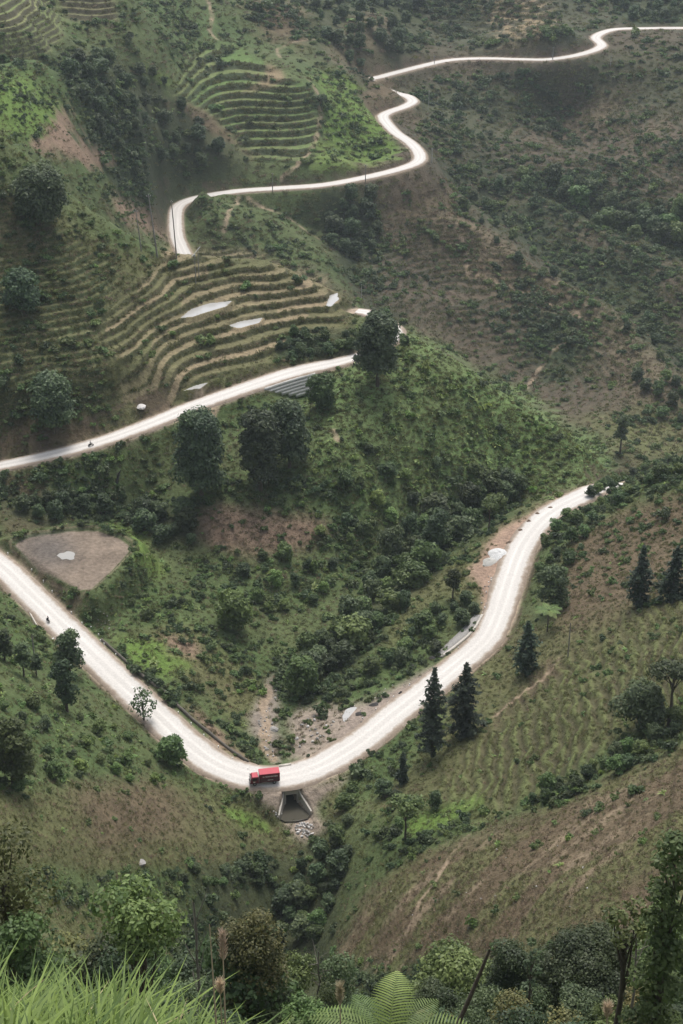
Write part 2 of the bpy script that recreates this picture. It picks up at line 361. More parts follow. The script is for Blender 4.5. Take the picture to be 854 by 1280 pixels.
#        outline, feather, colour, shrub, fern, grass, dry
REG = [
 ([(-140, -140), (990, -140), (990, 620), (-140, 620)], 1, C_FARB, .11, .0, .25, .3),
 ([(-140, -140), (420, -140), (420, 320), (-140, 320)], 20, C_GREEN, .35, .05, .3, .1),
 ([(380, -140), (540, -140), (540, 60), (500, 80), (470, 120), (430, 90), (380, 40)], 12, C_DARK, .95, .1, .1, 0),
 ([(540, -140), (990, -140), (990, 30), (760, 30), (740, 50), (690, 66), (560, 68), (540, 40)], 10, (.05, .06, .034), .45, 0, .3, .1),
 ([(590, -40), (680, -40), (690, 50), (630, 60), (610, 20)], 10, C_TAN, .1, 0, .2, .3),
 ([(770, -40), (990, -40), (990, 25), (780, 30)], 8, C_DARK, .9, 0, .1, 0),
 ([(480, 100), (700, 90), (760, 60), (990, 50), (990, 140), (700, 140), (600, 190), (540, 190)], 15, (.055, .062, .034), .5, 0, .3, .1),
 ([(620, 230), (700, 225), (854, 270), (990, 300), (990, 350), (830, 320), (740, 285), (640, 262)], 12, C_DARK, .9, .05, .1, 0),
 ([(240, 300), (230, 255), (300, 245), (430, 240), (470, 245), (470, 330), (440, 370), (380, 335), (300, 320)], 8, C_GREEN, .4, 0, .4, .1),
 ([(400, 250), (470, 245), (480, 320), (430, 345), (405, 300)], 8, C_DARK, .85, 0, .1, 0),
 ([(480, 240), (560, 230), (640, 320), (720, 380), (760, 420), (720, 420), (600, 350), (500, 300)], 15, C_BROWN, .16, 0, .2, .5),
 ([(540, 200), (600, 200), (720, 300), (820, 400), (870, 520), (800, 450), (700, 340), (600, 270)], 12, (.05, .06, .033), .5, .05, .2, .1),
 ([(745, 320), (800, 320), (820, 380), (760, 400)], 8, C_DARK, .6, 0, .2, 0),
 ([(660, 390), (720, 385), (740, 450), (690, 480), (650, 430)], 8, C_DARK, .55, 0, .2, .1),
 ([(720, 520), (860, 500), (860, 580), (780, 580)], 10, C_OLIVE, .2, 0, .4, .3),
 ([(70, 60), (130, 60), (200, 85), (300, 190), (310, 215), (230, 235), (195, 300), (150, 250), (90, 150)], 10, C_DARK, .9, .05, .15, 0),
 ([(100, 20), (240, 20), (240, 60), (215, 120), (180, 90), (120, 60)], 10, C_GREEN, .55, 0, .2, .2),
 ([(-140, 85), (40, 95), (72, 130), (62, 172), (-140, 178)], 8, C_BRIGHT, .4, .6, .4, 0),
 ([(42, 180), (75, 130), (100, 175), (142, 198), (112, 213)], 5, C_PINK, .03, 0, .05, .25),
 ([(130, 240), (200, 260), (225, 300), (190, 300), (140, 268)], 6, C_PINK, .3, 0, .2, .2),
 ([(215, 110), (300, 165), (330, 205), (250, 160), (210, 125)], 5, C_BROWN, .3, 0, .2, .3),
 ([(180, 80), (225, 110), (215, 120), (175, 90)], 4, C_BRIGHT, .3, .3, .3, 0),
 ([(385, 95), (425, 90), (470, 140), (508, 190), (480, 205), (385, 218), (400, 170), (408, 130)], 5, C_BRIGHT, .25, .75, .4, 0),
 ([(455, 95), (478, 95), (500, 130), (470, 140)], 4, C_BROWN, .25, 0, .1, .1),
 ([(300, 0), (380, 0), (390, 60), (330, 45)], 8, C_BROWN, .5, 0, .2, .2),
 # terraced hill and its left flank
 ([(-140, 150), (0, 180), (60, 215), (140, 280), (210, 308), (330, 322), (430, 370), (445, 400), (440, 448), (300, 485), (150, 540), (0, 575), (-140, 600)], 5, C_OLIVE, .09, .02, .5, .2),
 ([(-140, 200), (60, 270), (60, 330), (-140, 330)], 12, C_BROWN, .15, 0, .3, .4),
 ([(-140, 130), (0, 172), (60, 213), (140, 278), (210, 305), (200, 320), (120, 300), (40, 250), (-140, 200)], 6, C_GREEN, .4, .25, .4, 0),
 ([(-140, 520), (60, 515), (150, 525), (190, 515), (100, 552), (0, 572), (-140, 590)], 6, C_BROWN, .25, 0, .3, .3),
 ([(335, 455), (350, 425), (400, 410), (440, 412), (445, 440), (380, 455)], 5, C_DARK, .85, .1, .2, 0),
 ([(370, 340), (440, 380), (520, 420), (500, 430), (445, 440), (436, 385)], 5, C_GREEN, .6, .2, .4, 0),
 # slopes below the middle road
 ([(-140, 600), (0, 592), (120, 566), (280, 505), (330, 490), (400, 470), (460, 480), (480, 640), (250, 700), (0, 650), (-140, 660)], 5, C_GREEN, .45, .15, .4, .1),
 ([(0, 600), (50, 600), (80, 650), (0, 665)], 10, C_BROWN, .4, 0, .2, .3),
 ([(235, 645), (275, 622), (330, 632), (420, 655), (385, 690), (310, 708), (260, 680)], 8, C_PINK, .12, .05, .1, .5),
 ([(450, 440), (512, 410), (640, 480), (775, 575), (740, 610), (620, 620), (470, 650), (390, 590), (380, 500)], 8, (.098, .145, .052), .2, 1.0, .8, 0),
 ([(150, 625), (240, 635), (260, 690), (200, 680), (120, 655), (0, 650), (0, 625)], 8, C_DARK, .95, .1, .1, 0),
 # paddy spur, gully
 ([(110, 655), (170, 665), (240, 700), (260, 780), (180, 800), (120, 770), (120, 740), (165, 690)], 6, C_GREEN, .4, .3, .5, .05),
 ([(125, 650), (175, 668), (215, 715), (200, 730), (165, 690)], 5, C_BRIGHT, .2, .5, .5, 0),
 ([(260, 690), (380, 690), (440, 720), (420, 800), (340, 860), (260, 820), (240, 740)], 10, C_GREEN, .5, .1, .35, .15),
 ([(150, 790), (240, 780), (330, 850), (335, 920), (270, 880), (200, 840)], 8, C_OLIVE, .4, .15, .4, .2),
 ([(138, 798), (175, 800), (245, 820), (240, 835), (225, 838), (205, 850), (160, 822)], 4, C_BRIGHT, .05, .5, .4, 0),
 ([(190, 800), (240, 805), (250, 822), (215, 820)], 4, C_PINK, .05, 0, .1, .4),
 ([(222, 882), (250, 890), (280, 915), (318, 952), (300, 955), (262, 925)], 4, C_PINK, .05, .05, .1, .3),
 ([(340, 860), (360, 815), (430, 790), (500, 690), (590, 610), (660, 595), (640, 640), (570, 690), (500, 770), (430, 850), (380, 890)], 8, C_DARK, 1.0, .15, .1, 0),
 ([(470, 850), (490, 760), (590, 680), (690, 618), (610, 700), (600, 760), (560, 810)], 8, C_OLIVE, .25, .1, .7, 0),
 ([(520, 790), (560, 740), (605, 760), (560, 815), (480, 860), (440, 860)], 8, C_GREEN, .75, .15, .3, 0),
 ([(360, 900), (410, 885), (450, 890), (440, 925), (385, 950), (355, 945)], 5, (.24, .2, .16), .12, 0, .2, .2),
 ([(312, 900), (345, 840), (352, 870), (345, 960), (330, 940)], 4, (.20, .17, .14), .1, 0, .1, .1),
 # slope between the viewer and the lower road
 ([(-140, 700), (0, 728), (60, 790), (110, 850), (245, 970), (330, 1000), (300, 1020), (140, 990), (0, 990), (-140, 990)], 6, C_GREEN, .3, .6, .5, .1),
 ([(-140, 975), (60, 985), (200, 975), (330, 1010), (400, 1070), (330, 1100), (240, 1095), (-140, 1100)], 10, C_OLIVE, .06, .02, .6, .4),
 ([(90, 985), (210, 975), (240, 1040), (120, 1060)], 14, C_BROWN, .08, 0, .4, .5),
 ([(-140, 1090), (180, 1085), (330, 1095), (330, 1140), (200, 1135), (-140, 1130)], 6, C_GREEN, .5, .1, .5, .1),
 ([(-140, 1120), (240, 1130), (260, 1240), (-140, 1240)], 12, C_OLIVE, .25, .05, .5, .3),
 ([(240, 1090), (330, 1060), (430, 1090), (420, 1180), (420, 1290), (200, 1290), (220, 1150)], 12, C_DARK, .8, .15, .3, 0),
 ([(278, 1018), (300, 1015), (335, 1035), (330, 1044), (300, 1036)], 3, C_BRIGHT, .0, .5, .5, 0),
 # right hand slopes
 ([(400, 990), (470, 925), (560, 860), (650, 780), (680, 640), (740, 612), (854, 560), (990, 540), (990, 1000), (640, 1020), (500, 1060), (420, 1070)], 6, C_OLIVE, .16, .05, .7, .2),
 ([(645, 760), (655, 690), (680, 650), (740, 615), (854, 565), (990, 540), (990, 590), (854, 610), (770, 640), (720, 690), (710, 760), (670, 790)], 6, C_GREEN, .8, .15, .4, 0),
 ([(720, 660), (854, 610), (990, 600), (990, 700), (800, 760), (700, 790), (690, 740)], 10, C_BROWN, .3, .05, .5, .3),
 ([(460, 910), (545, 855), (560, 900), (470, 1000), (430, 1010), (420, 980)], 8, C_GREEN, .5, .15, .5, 0),
 ([(620, 900), (690, 820), (700, 840), (640, 890), (600, 930)], 5, C_BROWN, .1, 0, .3, .4),
 ([(650, 1010), (690, 970), (854, 880), (990, 850), (990, 905), (854, 935), (720, 1000), (640, 1035)], 6, C_GREEN, .75, .1, .3, 0),
 ([(410, 1190), (470, 1110), (530, 1070), (590, 1050), (700, 1010), (854, 930), (990, 900), (990, 1100), (800, 1180), (640, 1200), (500, 1230)], 8, C_BROWN, .03, .02, .38, .75),
 ([(400, 1060), (430, 1010), (500, 1010), (600, 1000), (590, 1040), (480, 1080), (420, 1110), (395, 1100)], 8, C_GREEN, .6, .1, .5, 0),
 ([(500, 1025), (600, 990), (610, 1010), (520, 1045)], 5, C_BRIGHT, .05, .4, .5, 0),
 ([(375, 1060), (400, 1050), (440, 1100), (400, 1190), (350, 1200), (340, 1130)], 8, C_DARK, .9, .1, .2, 0),
 ([(-140, 1215), (990, 1190), (990, 1420), (-140, 1420)], 12, C_DARK, .7, .1, .4, 0),
]
PXg, PYg, DEPg = proj(GX, GY, GZ)
wx = PXg + (fbm(GX / 9, GY / 9, 3, 41) - .5) * 22 * (1 + FAR); wy = PYg + (fbm(GX / 9, GY / 9, 3, 42) - .5) * 22
GC = np.zeros((NR, NA, 3), np.float32); GC[:] = C_GREEN
DENS = np.zeros((NR, NA, 4), np.float32); DENS[:] = (.5, .1, .4, .1)
for poly, f, col, s_, fe, g_, dr in REG:
    m = lookup(region(poly, f), wx, wy)[..., None]
    GC = GC * (1 - m) + np.array(col, np.float32) * m
    DENS = DENS * (1 - m) + np.array((s_, fe, g_, dr), np.float32) * m
# patchiness of the turf: more or less dry grass
pat = fbm(GX / 16, GY / 16, 4, 51)[..., None] * (1 - FAR[..., None]) + fbm(GX / 45, GY / 45, 4, 52)[..., None] * FAR[..., None]
t = np.clip((pat - .42) * 3.2, 0, 1)
GC = GC * (1 - .38 * t) + (GC * .45 + np.array(C_BROWN) * .6) * .38 * t
DENS[..., 0] *= np.clip(1.7 - 1.6 * t[..., 0], .25, 1.6)
# treads and risers
def paint(m, col, a=1.0):
    global GC
    m = (m * a)[..., None]
    GC = GC * (1 - m) + np.array(col, np.float32) * m
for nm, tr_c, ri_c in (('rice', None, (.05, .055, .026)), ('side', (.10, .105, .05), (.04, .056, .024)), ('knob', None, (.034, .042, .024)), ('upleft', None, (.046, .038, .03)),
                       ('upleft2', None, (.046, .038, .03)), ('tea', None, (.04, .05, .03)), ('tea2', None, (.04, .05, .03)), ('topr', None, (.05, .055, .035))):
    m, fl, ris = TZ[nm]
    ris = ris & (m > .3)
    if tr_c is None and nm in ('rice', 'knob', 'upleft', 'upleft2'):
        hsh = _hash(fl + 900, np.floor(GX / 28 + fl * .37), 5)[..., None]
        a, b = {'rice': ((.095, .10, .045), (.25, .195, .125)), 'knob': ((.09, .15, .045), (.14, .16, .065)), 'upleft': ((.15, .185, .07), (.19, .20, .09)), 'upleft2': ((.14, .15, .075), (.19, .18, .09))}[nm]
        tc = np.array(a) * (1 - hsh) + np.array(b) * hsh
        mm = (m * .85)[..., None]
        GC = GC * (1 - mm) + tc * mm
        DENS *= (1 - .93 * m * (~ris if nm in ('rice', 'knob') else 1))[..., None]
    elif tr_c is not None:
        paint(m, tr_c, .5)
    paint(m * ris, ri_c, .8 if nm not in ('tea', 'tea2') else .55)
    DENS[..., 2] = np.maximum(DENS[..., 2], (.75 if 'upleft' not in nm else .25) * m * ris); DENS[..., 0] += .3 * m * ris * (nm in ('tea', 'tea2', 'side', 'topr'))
paint(ROWM * sstep(.65, .2, ROWS), (.062, .055, .032), .7); paint(ROWM * sstep(.6, .9, ROWS), (.10, .118, .045), .7); DENS[..., 2] *= 1 - .7 * ROWM * sstep(.7, .3, ROWS); DENS[..., 0] *= 1 - .75 * ROWM; DENS[..., 3] *= 1 - .6 * ROWM
for nm in ('tea', 'tea2'):
    m, fl, ris = TZ[nm]; pt = sstep(.5, .6, fbm(GX / 55, GY / 40, 3, 66)) * m
    DENS[..., 0] = DENS[..., 0] * (1 - pt) + pt * np.where(ris, 1.15, .03)
# the bare tan terrace on the knob and pale ones by the road
for poly, c_ in (([(335, 80), (352, 88), (358, 98), (340, 108), (310, 115), (300, 118), (330, 100)], C_TAN), ([(200, 312), (236, 309), (236, 316), (205, 322)], C_TAN), ([(318, 12), (335, 14), (338, 20), (318, 20)], C_TAN)):
    paint(lookup(region(poly, 3), PXg, PYg), c_)
CONF = (pd < 0)
paint(1 - sstep(-1.2, -.4, pd), (.185, .148, .115)); paint(sstep(-1.5, -.9, pd) * (1 - sstep(.6, 1.8, pd)), (.066, .085, .036)); paint(sstep(-.5, -.1, pd) * (1 - sstep(.1, .5, pd)), (.17, .145, .095), .8)
wet = lookup(region([(18, 679), (40, 669), (75, 666), (98, 690), (88, 705), (52, 708)], 12), PXg, PYg) * (pd < -.5)
paint(wet, (.092, .084, .078), .85)
DENS[pd < -.6] = 0
# road cuts and verges
cutn = fbm(GX / 4, GY / 4, 3, 61)
paint(CUT * sstep(.25, .6, cutn), (.085, .062, .045), .75)
paint(VERGE, (.34, .27, .205), 1.0)
DENS[..., :2] *= (RDIST > 1.7 + 8.5 * FAR)[..., None]
DENS *= ((RDIST > 1.7 + 1.2 * FAR) & (NOPLANT < .3))[..., None] * (1 - .97 * sstep(.1, .7, VERGE))[..., None] * np.where(CUT > .5, .45, 1)[..., None]
for poly, c_ in (([(585, 715), (625, 660), (700, 622), (745, 606), (740, 614), (680, 645), (650, 680), (632, 715), (620, 760), (605, 762), (600, 735)], (.27, .19, .14)),
                 ([(425, 905), (440, 885), (480, 868), (540, 835), (560, 835), (520, 868), (470, 905), (430, 930)], (.25, .205, .17)),
                 ([(320, 985), (420, 978), (440, 965), (425, 985), (398, 1000), (395, 1020), (410, 1035), (385, 1055), (360, 1040), (352, 1020), (318, 1000)], (.27, .22, .175))):
    m = lookup(region(poly, 4), wx * .5 + PXg * .5, wy * .5 + PYg * .5)
    paint(m, c_); DENS *= (1 - .95 * m)[..., None]
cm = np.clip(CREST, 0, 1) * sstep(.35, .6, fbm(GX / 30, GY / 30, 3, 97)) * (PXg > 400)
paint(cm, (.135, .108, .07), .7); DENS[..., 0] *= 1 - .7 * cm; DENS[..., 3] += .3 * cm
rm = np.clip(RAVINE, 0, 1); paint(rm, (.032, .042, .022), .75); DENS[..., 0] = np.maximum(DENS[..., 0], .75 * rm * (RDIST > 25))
# streaks of straw and regrowth running down the brown field
BF = lookup(region([(410, 1190), (470, 1110), (530, 1070), (590, 1050), (700, 1010), (854, 930), (990, 900), (990, 1100), (800, 1180), (640, 1200), (500, 1230)], 10), wx, wy)
sa, sb = GX * .8 + GY * .6, GX * .6 - GY * .8
st = fbm(sa / 13, sb / 2.4, 4, 91)
paint(BF * sstep(.54, .68, st), (.215, .17, .115), .6)
paint(BF * sstep(.50, .62, fbm(sa / 20, sb / 7, 4, 93)), (.095, .105, .042), .75)
DENS[..., 2] += .3 * BF * sstep(.50, .62, fbm(sa / 20, sb / 7, 4, 93))
# trodden paths: lines on the ground
PATHS = [([(383, 97), (392, 108), (399, 125), (401, 145), (398, 165), (388, 190), (372, 208), (352, 226)], 1.3),
         ([(577, 298), (582, 318), (585, 343), (615, 350), (645, 362), (665, 375), (700, 385), (730, 400), (712, 425), (690, 440), (672, 465), (656, 488)], 1.1),
         ([(588, 1044), (572, 1058), (560, 1078), (545, 1100), (530, 1120), (520, 1140), (508, 1168)], .5),
         ([(700, 822), (680, 850), (650, 870), (628, 888), (605, 905), (590, 922)], .5), ([(260, 0), (266, 22), (262, 40), (272, 50)], 1.1), ([(350, 72), (346, 62), (360, 56), (395, 50)], 1.1),
         ([(298, 250), (285, 268), (280, 290)], 1.2), ([(310, 250), (335, 262), (370, 280), (400, 300)], 1.0), ([(268, 510), (266, 522)], 1.2), ([(416, 540), (424, 552)], .9),
         ([(335, 860), (328, 885), (333, 910), (330, 935), (342, 952)], 1.0)]
for pts, w in PATHS:
    Q = np.array([hit(a, b) for a, b in pts])
    seg = np.concatenate([np.linspace(Q[i], Q[i + 1], max(2, int(np.linalg.norm(Q[i + 1] - Q[i]) / .6)), endpoint=False) for i in range(len(Q) - 1)])
    bb = (GX > seg[:, 0].min() - 6) & (GX < seg[:, 0].max() + 6) & (GY > seg[:, 1].min() - 6) & (GY < seg[:, 1].max() + 6)
    xx = GX[bb] + (vnoise(GX[bb] / 2, GY[bb] / 2, 71) - .5) * 1.2; yy = GY[bb]
    dd = np.empty(len(xx))
    for i in range(0, len(xx), 6000):
        dd[i:i + 6000] = np.sqrt(((xx[i:i + 6000, None] - seg[None, :, 0]) ** 2 + (yy[i:i + 6000, None] - seg[None, :, 1]) ** 2).min(1))
    m = np.zeros_like(GZ); m[bb] = (1 - sstep(w * .6, w * 1.6, dd)) * (.35 + .65 * sstep(.3, .6, fbm(GX[bb] / 5, GY[bb] / 5, 3, 72)))
    paint(m, (.26, .20, .14), .85); DENS *= (1 - .9 * m)[..., None]
GC = np.clip(GC, .012, .6)
DENS[..., :2] *= (RDIST > 1.7 + 8.5 * FAR)[..., None]; DENS *= ((RDIST > 1.7 + 1.2 * FAR) & (NOPLANT < .3))[..., None]

# ------------------------------------------------------------------ visible part of the land (for spreading plants)
VIS = np.zeros(GZ.shape, bool); run = np.full(NA, 1e9)
for i in range(NR):
    VIS[i] = PYg[i] < run + 9; run = np.minimum(run, PYg[i])
VIS &= (PXg > -150) & (PXg < 1004) & (PYg > -50) & (PYg < 1330)

# ------------------------------------------------------------------ object helpers
def link(name, me, mat=None, parent=None, loc=None):
    o = bpy.data.objects.new(name, me); COL.objects.link(o)
    if mat is not None and me is not None:
        me.materials.clear(); me.materials.append(mat)
    if parent is not None: o.parent = parent
    if loc is not None: o.location = loc
    return o
def tag(o, label, cat, group=None, kind=None):
    o['label'] = label; o['category'] = cat
    if group: o['group'] = group
    if kind: o['kind'] = kind
    return o
def empty(name, loc, rz=0.0):
    o = bpy.data.objects.new(name, None); COL.objects.link(o)
    o.location = tuple(float(v) for v in loc); o.rotation_euler = (0, 0, rz); o.empty_display_size = .2
    return o
def mesh_np(name, V, F, smooth=False, **attrs):
    """quads or triangles from arrays"""
    V = np.asarray(V, np.float32); F = np.asarray(F, np.int32)
    me = bpy.data.meshes.new(name)
    n = F.shape[1]
    me.vertices.add(len(V)); me.vertices.foreach_set('co', V.ravel())
    me.loops.add(F.size); me.loops.foreach_set('vertex_index', F.ravel())
    me.polygons.add(len(F)); me.polygons.foreach_set('loop_start', np.arange(0, F.size, n, dtype=np.int32))
    if smooth: me.polygons.foreach_set('use_smooth', np.ones(len(F), bool))
    for k, (dom, typ, val) in attrs.items():
        a = me.attributes.new(k, typ, dom)
        a.data.foreach_set('color' if 'COLOR' in typ else ('vector' if typ == 'FLOAT_VECTOR' else 'value'), np.ascontiguousarray(val, np.float32 if typ != 'INT' else np.int32).ravel())
    me.update(calc_edges=True)
    return me

# ------------------------------------------------------------------ materials
def newmat(name, rough=.8, spec=.3):
    m = bpy.data.materials.new(name); m.use_nodes = True
    nt = m.node_tree; b = nt.nodes['Principled BSDF']
    b.inputs['Roughness'].default_value = rough
    b.inputs['Specular IOR Level'].default_value = spec
    return m, nt, b
def N(nt, typ, **kw):
    n = nt.nodes.new(typ)
    for k, v in kw.items():
        if k.startswith('i_'):
            n.inputs[k[2:].replace('_', ' ')].default_value = v
        else: setattr(n, k, v)
    return n
def plain(name, col, rough=.7, metal=0., spec=.4, var=.25, scale=3.0, bump=0.0):
    m, nt, b = newmat(name, rough, spec)
    b.inputs['Metallic'].default_value = metal
    tc = N(nt, 'ShaderNodeTexCoord'); no = N(nt, 'ShaderNodeTexNoise'); no.inputs['Scale'].default_value = scale; no.inputs['Detail'].default_value = 5
    nt.links.new(tc.outputs['Object'], no.inputs['Vector'])
    mx = N(nt, 'ShaderNodeMix', data_type='RGBA')
    mx.inputs['A'].default_value = (*[c * (1 - var) for c in col], 1); mx.inputs['B'].default_value = (*[min(1, c * (1 + var)) for c in col], 1)
    nt.links.new(no.outputs['Fac'], mx.inputs['Factor']); nt.links.new(mx.outputs['Result'], b.inputs['Base Color'])
    if bump:
        bp = N(nt, 'ShaderNodeBump'); bp.inputs['Strength'].default_value = bump; bp.inputs['Distance'].default_value = .1
        nt.links.new(no.outputs['Fac'], bp.inputs['Height']); nt.links.new(bp.outputs['Normal'], b.inputs['Normal'])
    return m
def land_material():
    m, nt, b = newmat('turf_and_soil', .95, .15)
    at = N(nt, 'ShaderNodeAttribute', attribute_name='soil')
    tc = N(nt, 'ShaderNodeTexCoord')
    def noise(s, d=4):
        n = N(nt, 'ShaderNodeTexNoise'); n.inputs['Scale'].default_value = s; n.inputs['Detail'].default_value = d; n.inputs['Roughness'].default_value = .65
        nt.links.new(tc.outputs['Object'], n.inputs['Vector']); return n
    a, c = noise(.9), noise(.16, 5)
    mul = N(nt, 'ShaderNodeMath', operation='MULTIPLY_ADD'); nt.links.new(a.outputs['Fac'], mul.inputs[0]); mul.inputs[1].default_value = 1.5; mul.inputs[2].default_value = -.28
    mu2 = N(nt, 'ShaderNodeMath', operation='MULTIPLY_ADD'); nt.links.new(c.outputs['Fac'], mu2.inputs[0]); mu2.inputs[1].default_value = 1.1; nt.links.new(mul.outputs[0], mu2.inputs[2])
    hs = N(nt, 'ShaderNodeHueSaturation'); nt.links.new(at.outputs['Color'], hs.inputs['Color']); nt.links.new(mu2.outputs[0], hs.inputs['Value'])
    nt.links.new(hs.outputs['Color'], b.inputs['Base Color'])
    bp = N(nt, 'ShaderNodeBump'); bp.inputs['Strength'].default_value = .7; bp.inputs['Distance'].default_value = .6
    nt.links.new(a.outputs['Fac'], bp.inputs['Height']); nt.links.new(bp.outputs['Normal'], b.inputs['Normal'])
    return m

# ------------------------------------------------------------------ the land itself
idx = np.arange(NR * NA).reshape(NR, NA)
F = np.stack([idx[:-1, :-1], idx[:-1, 1:], idx[1:, 1:], idx[1:, :-1]], -1).reshape(-1, 4)
me = mesh_np('terrain', np.stack([GX, GY, GZ], -1).reshape(-1, 3), F, True, soil=('POINT', 'FLOAT_COLOR', np.concatenate([GC, np.ones((NR, NA, 1))], -1).reshape(-1, 4)))
land = link('terrain', me, land_material())
land['kind'] = 'structure'

# ------------------------------------------------------------------ roads
def road_material():
    m, nt, b = newmat('pale_dusty_road', .9, .2)
    at = N(nt, 'ShaderNodeAttribute', attribute_name='edge'); tc = N(nt, 'ShaderNodeTexCoord')
    n = N(nt, 'ShaderNodeTexNoise'); n.inputs['Scale'].default_value = .45; n.inputs['Detail'].default_value = 6; n.inputs['Roughness'].default_value = .7
    nt.links.new(tc.outputs['Object'], n.inputs['Vector'])
    s = N(nt, 'ShaderNodeMath', operation='MULTIPLY_ADD'); nt.links.new(n.outputs['Fac'], s.inputs[0]); s.inputs[1].default_value = 1.3; s.inputs[2].default_value = -.65
    a = N(nt, 'ShaderNodeMath', operation='ADD'); nt.links.new(s.outputs[0], a.inputs[0]); nt.links.new(at.outputs['Fac'], a.inputs[1])
    r = N(nt, 'ShaderNodeValToRGB'); e = r.color_ramp.elements
    e[0].position = .3; e[0].color = (.57, .545, .51, 1); e[1].position = .98; e[1].color = (.28, .225, .175, 1)
    k = e.new(.6); k.color = (.44, .39, .335, 1)
    nt.links.new(a.outputs[0], r.inputs['Fac'])
    n2 = N(nt, 'ShaderNodeTexNoise'); n2.inputs['Scale'].default_value = 2.5; n2.inputs['Detail'].default_value = 5
    nt.links.new(tc.outputs['Object'], n2.inputs['Vector'])
    hs = N(nt, 'ShaderNodeHueSaturation'); nt.links.new(r.outputs['Color'], hs.inputs['Color'])
    v = N(nt, 'ShaderNodeMath', operation='MULTIPLY_ADD'); nt.links.new(n2.outputs['Fac'], v.inputs[0]); v.inputs[1].default_value = .5; v.inputs[2].default_value = .62
    ac = N(nt, 'ShaderNodeAttribute', attribute_name='wear'); av = N(nt, 'ShaderNodeMath', operation='MULTIPLY_ADD'); nt.links.new(ac.outputs['Fac'], av.inputs[0]); av.inputs[1].default_value = .22; nt.links.new(v.outputs[0], av.inputs[2])
    nt.links.new(av.outputs[0], hs.inputs['Value']); nt.links.new(hs.outputs['Color'], b.inputs['Base Color'])
    return m
M_ROAD = road_material()
for nm, (c, hw) in ROADS.items():
    t = np.gradient(c[:, :2], axis=0); t /= np.linalg.norm(t, axis=1)[:, None] + 1e-9
    for _ in range(3): t[1:-1] = (t[:-2] + t[1:-1] + t[2:]) / 3
    t /= np.linalg.norm(t, axis=1)[:, None]
    nrm = np.stack([-t[:, 1], t[:, 0]], 1)
    offs = np.array([-1, -.92, -.8, -.62, -.5, -.36, -.22, -.1, 0, .1, .22, .36, .5, .62, .8, .92, 1]); V = []; E = []; K = []
    wj = 1 + .16 * (vnoise(np.arange(len(c)) / 5, np.zeros(len(c)), 3) - .5) + .14 * (vnoise(np.arange(len(c)) / 1.7, np.zeros(len(c)), 13) - .5)
    for o in offs:
        w_ = (hw * wj + 1.5) * o
        zz = c[:, 2] + .1 - .06 * abs(o) - (.55 if abs(o) == 1 else .16 if abs(o) > .9 else 0)
        V.append(np.c_[c[:, :2] + nrm * w_[:, None], zz]); 
        tr_ = np.abs(np.abs(w_) - 1.15 - .35 * (vnoise(np.arange(len(c)) / 9, np.zeros(len(c)) + 4, 6) - .5)); K.append((1 - sstep(.15, .75, tr_)) * (.4 + .6 * vnoise(np.arange(len(c)) / 6, np.zeros(len(c)) + o, 12)))
        E.append(sstep(-.9, .9, np.abs(w_) - hw))
    V = np.stack(V, 1); E = np.stack(E, 1); K = np.stack(K, 1)
    ii = np.arange(V.shape[0] * V.shape[1]).reshape(V.shape[:2])
    F = np.stack([ii[:-1, :-1], ii[1:, :-1], ii[1:, 1:], ii[:-1, 1:]], -1).reshape(-1, 4)[:, ::-1]
    me = mesh_np('road', V.reshape(-1, 3), F, True, edge=('POINT', 'FLOAT', E.ravel()), wear=('POINT', 'FLOAT', K.ravel()))
    o = link('road', me, M_ROAD); o['kind'] = 'structure'
# ------------------------------------------------------------------ foliage
def leaf_material(name, dark, light, rough=.55, trans=.3, yellow=(.16, .15, .04)):
    m, nt, b = newmat(name, rough, .35)
    at = N(nt, 'ShaderNodeAttribute', attribute_name='tint'); oi = N(nt, 'ShaderNodeObjectInfo')
    mx = N(nt, 'ShaderNodeMix', data_type='RGBA'); mx.inputs['A'].default_value = (*dark, 1); mx.inputs['B'].default_value = (*light, 1)
    nt.links.new(at.outputs['Fac'], mx.inputs['Factor'])
    hs = N(nt, 'ShaderNodeHueSaturation'); nt.links.new(mx.outputs['Result'], hs.inputs['Color'])
    h = N(nt, 'ShaderNodeMapRange'); nt.links.new(oi.outputs['Random'], h.inputs['Value']); h.inputs['To Min'].default_value = .475; h.inputs['To Max'].default_value = .525
    v = N(nt, 'ShaderNodeMath', operation='MULTIPLY'); nt.links.new(oi.outputs['Random'], v.inputs[0]); v.inputs[1].default_value = 7.31
    fr = N(nt, 'ShaderNodeMath', operation='FRACT'); nt.links.new(v.outputs[0], fr.inputs[0])
    vm = N(nt, 'ShaderNodeMapRange'); nt.links.new(fr.outputs[0], vm.inputs['Value']); vm.inputs['To Min'].default_value = .62; vm.inputs['To Max'].default_value = 1.35
    nt.links.new(h.outputs['Result'], hs.inputs['Hue']); nt.links.new(vm.outputs['Result'], hs.inputs['Value'])
    nt.links.new(hs.outputs['Color'], b.inputs['Base Color'])
    tr = N(nt, 'ShaderNodeBsdfTranslucent'); nt.links.new(hs.outputs['Color'], tr.inputs['Color'])
    ms = N(nt, 'ShaderNodeMixShader'); ms.inputs['Fac'].default_value = trans
    nt.links.new(b.outputs['BSDF'], ms.inputs[1]); nt.links.new(tr.outputs['BSDF'], ms.inputs[2])
    nt.links.new(ms.outputs['Shader'], nt.nodes['Material Output'].inputs['Surface'])
    return m
M_LEAF_DARK = leaf_material('dark_evergreen_leaf', (.040, .065, .030), (.105, .145, .06))
M_LEAF_MID = leaf_material('green_leaf', (.055, .092, .030), (.15, .21, .066))
M_LEAF_BRIGHT = leaf_material('light_green_leaf', (.085, .135, .036), (.21, .29, .08))
M_LEAF_OLIVE = leaf_material('olive_leaf', (.055, .065, .022), (.13, .14, .045))
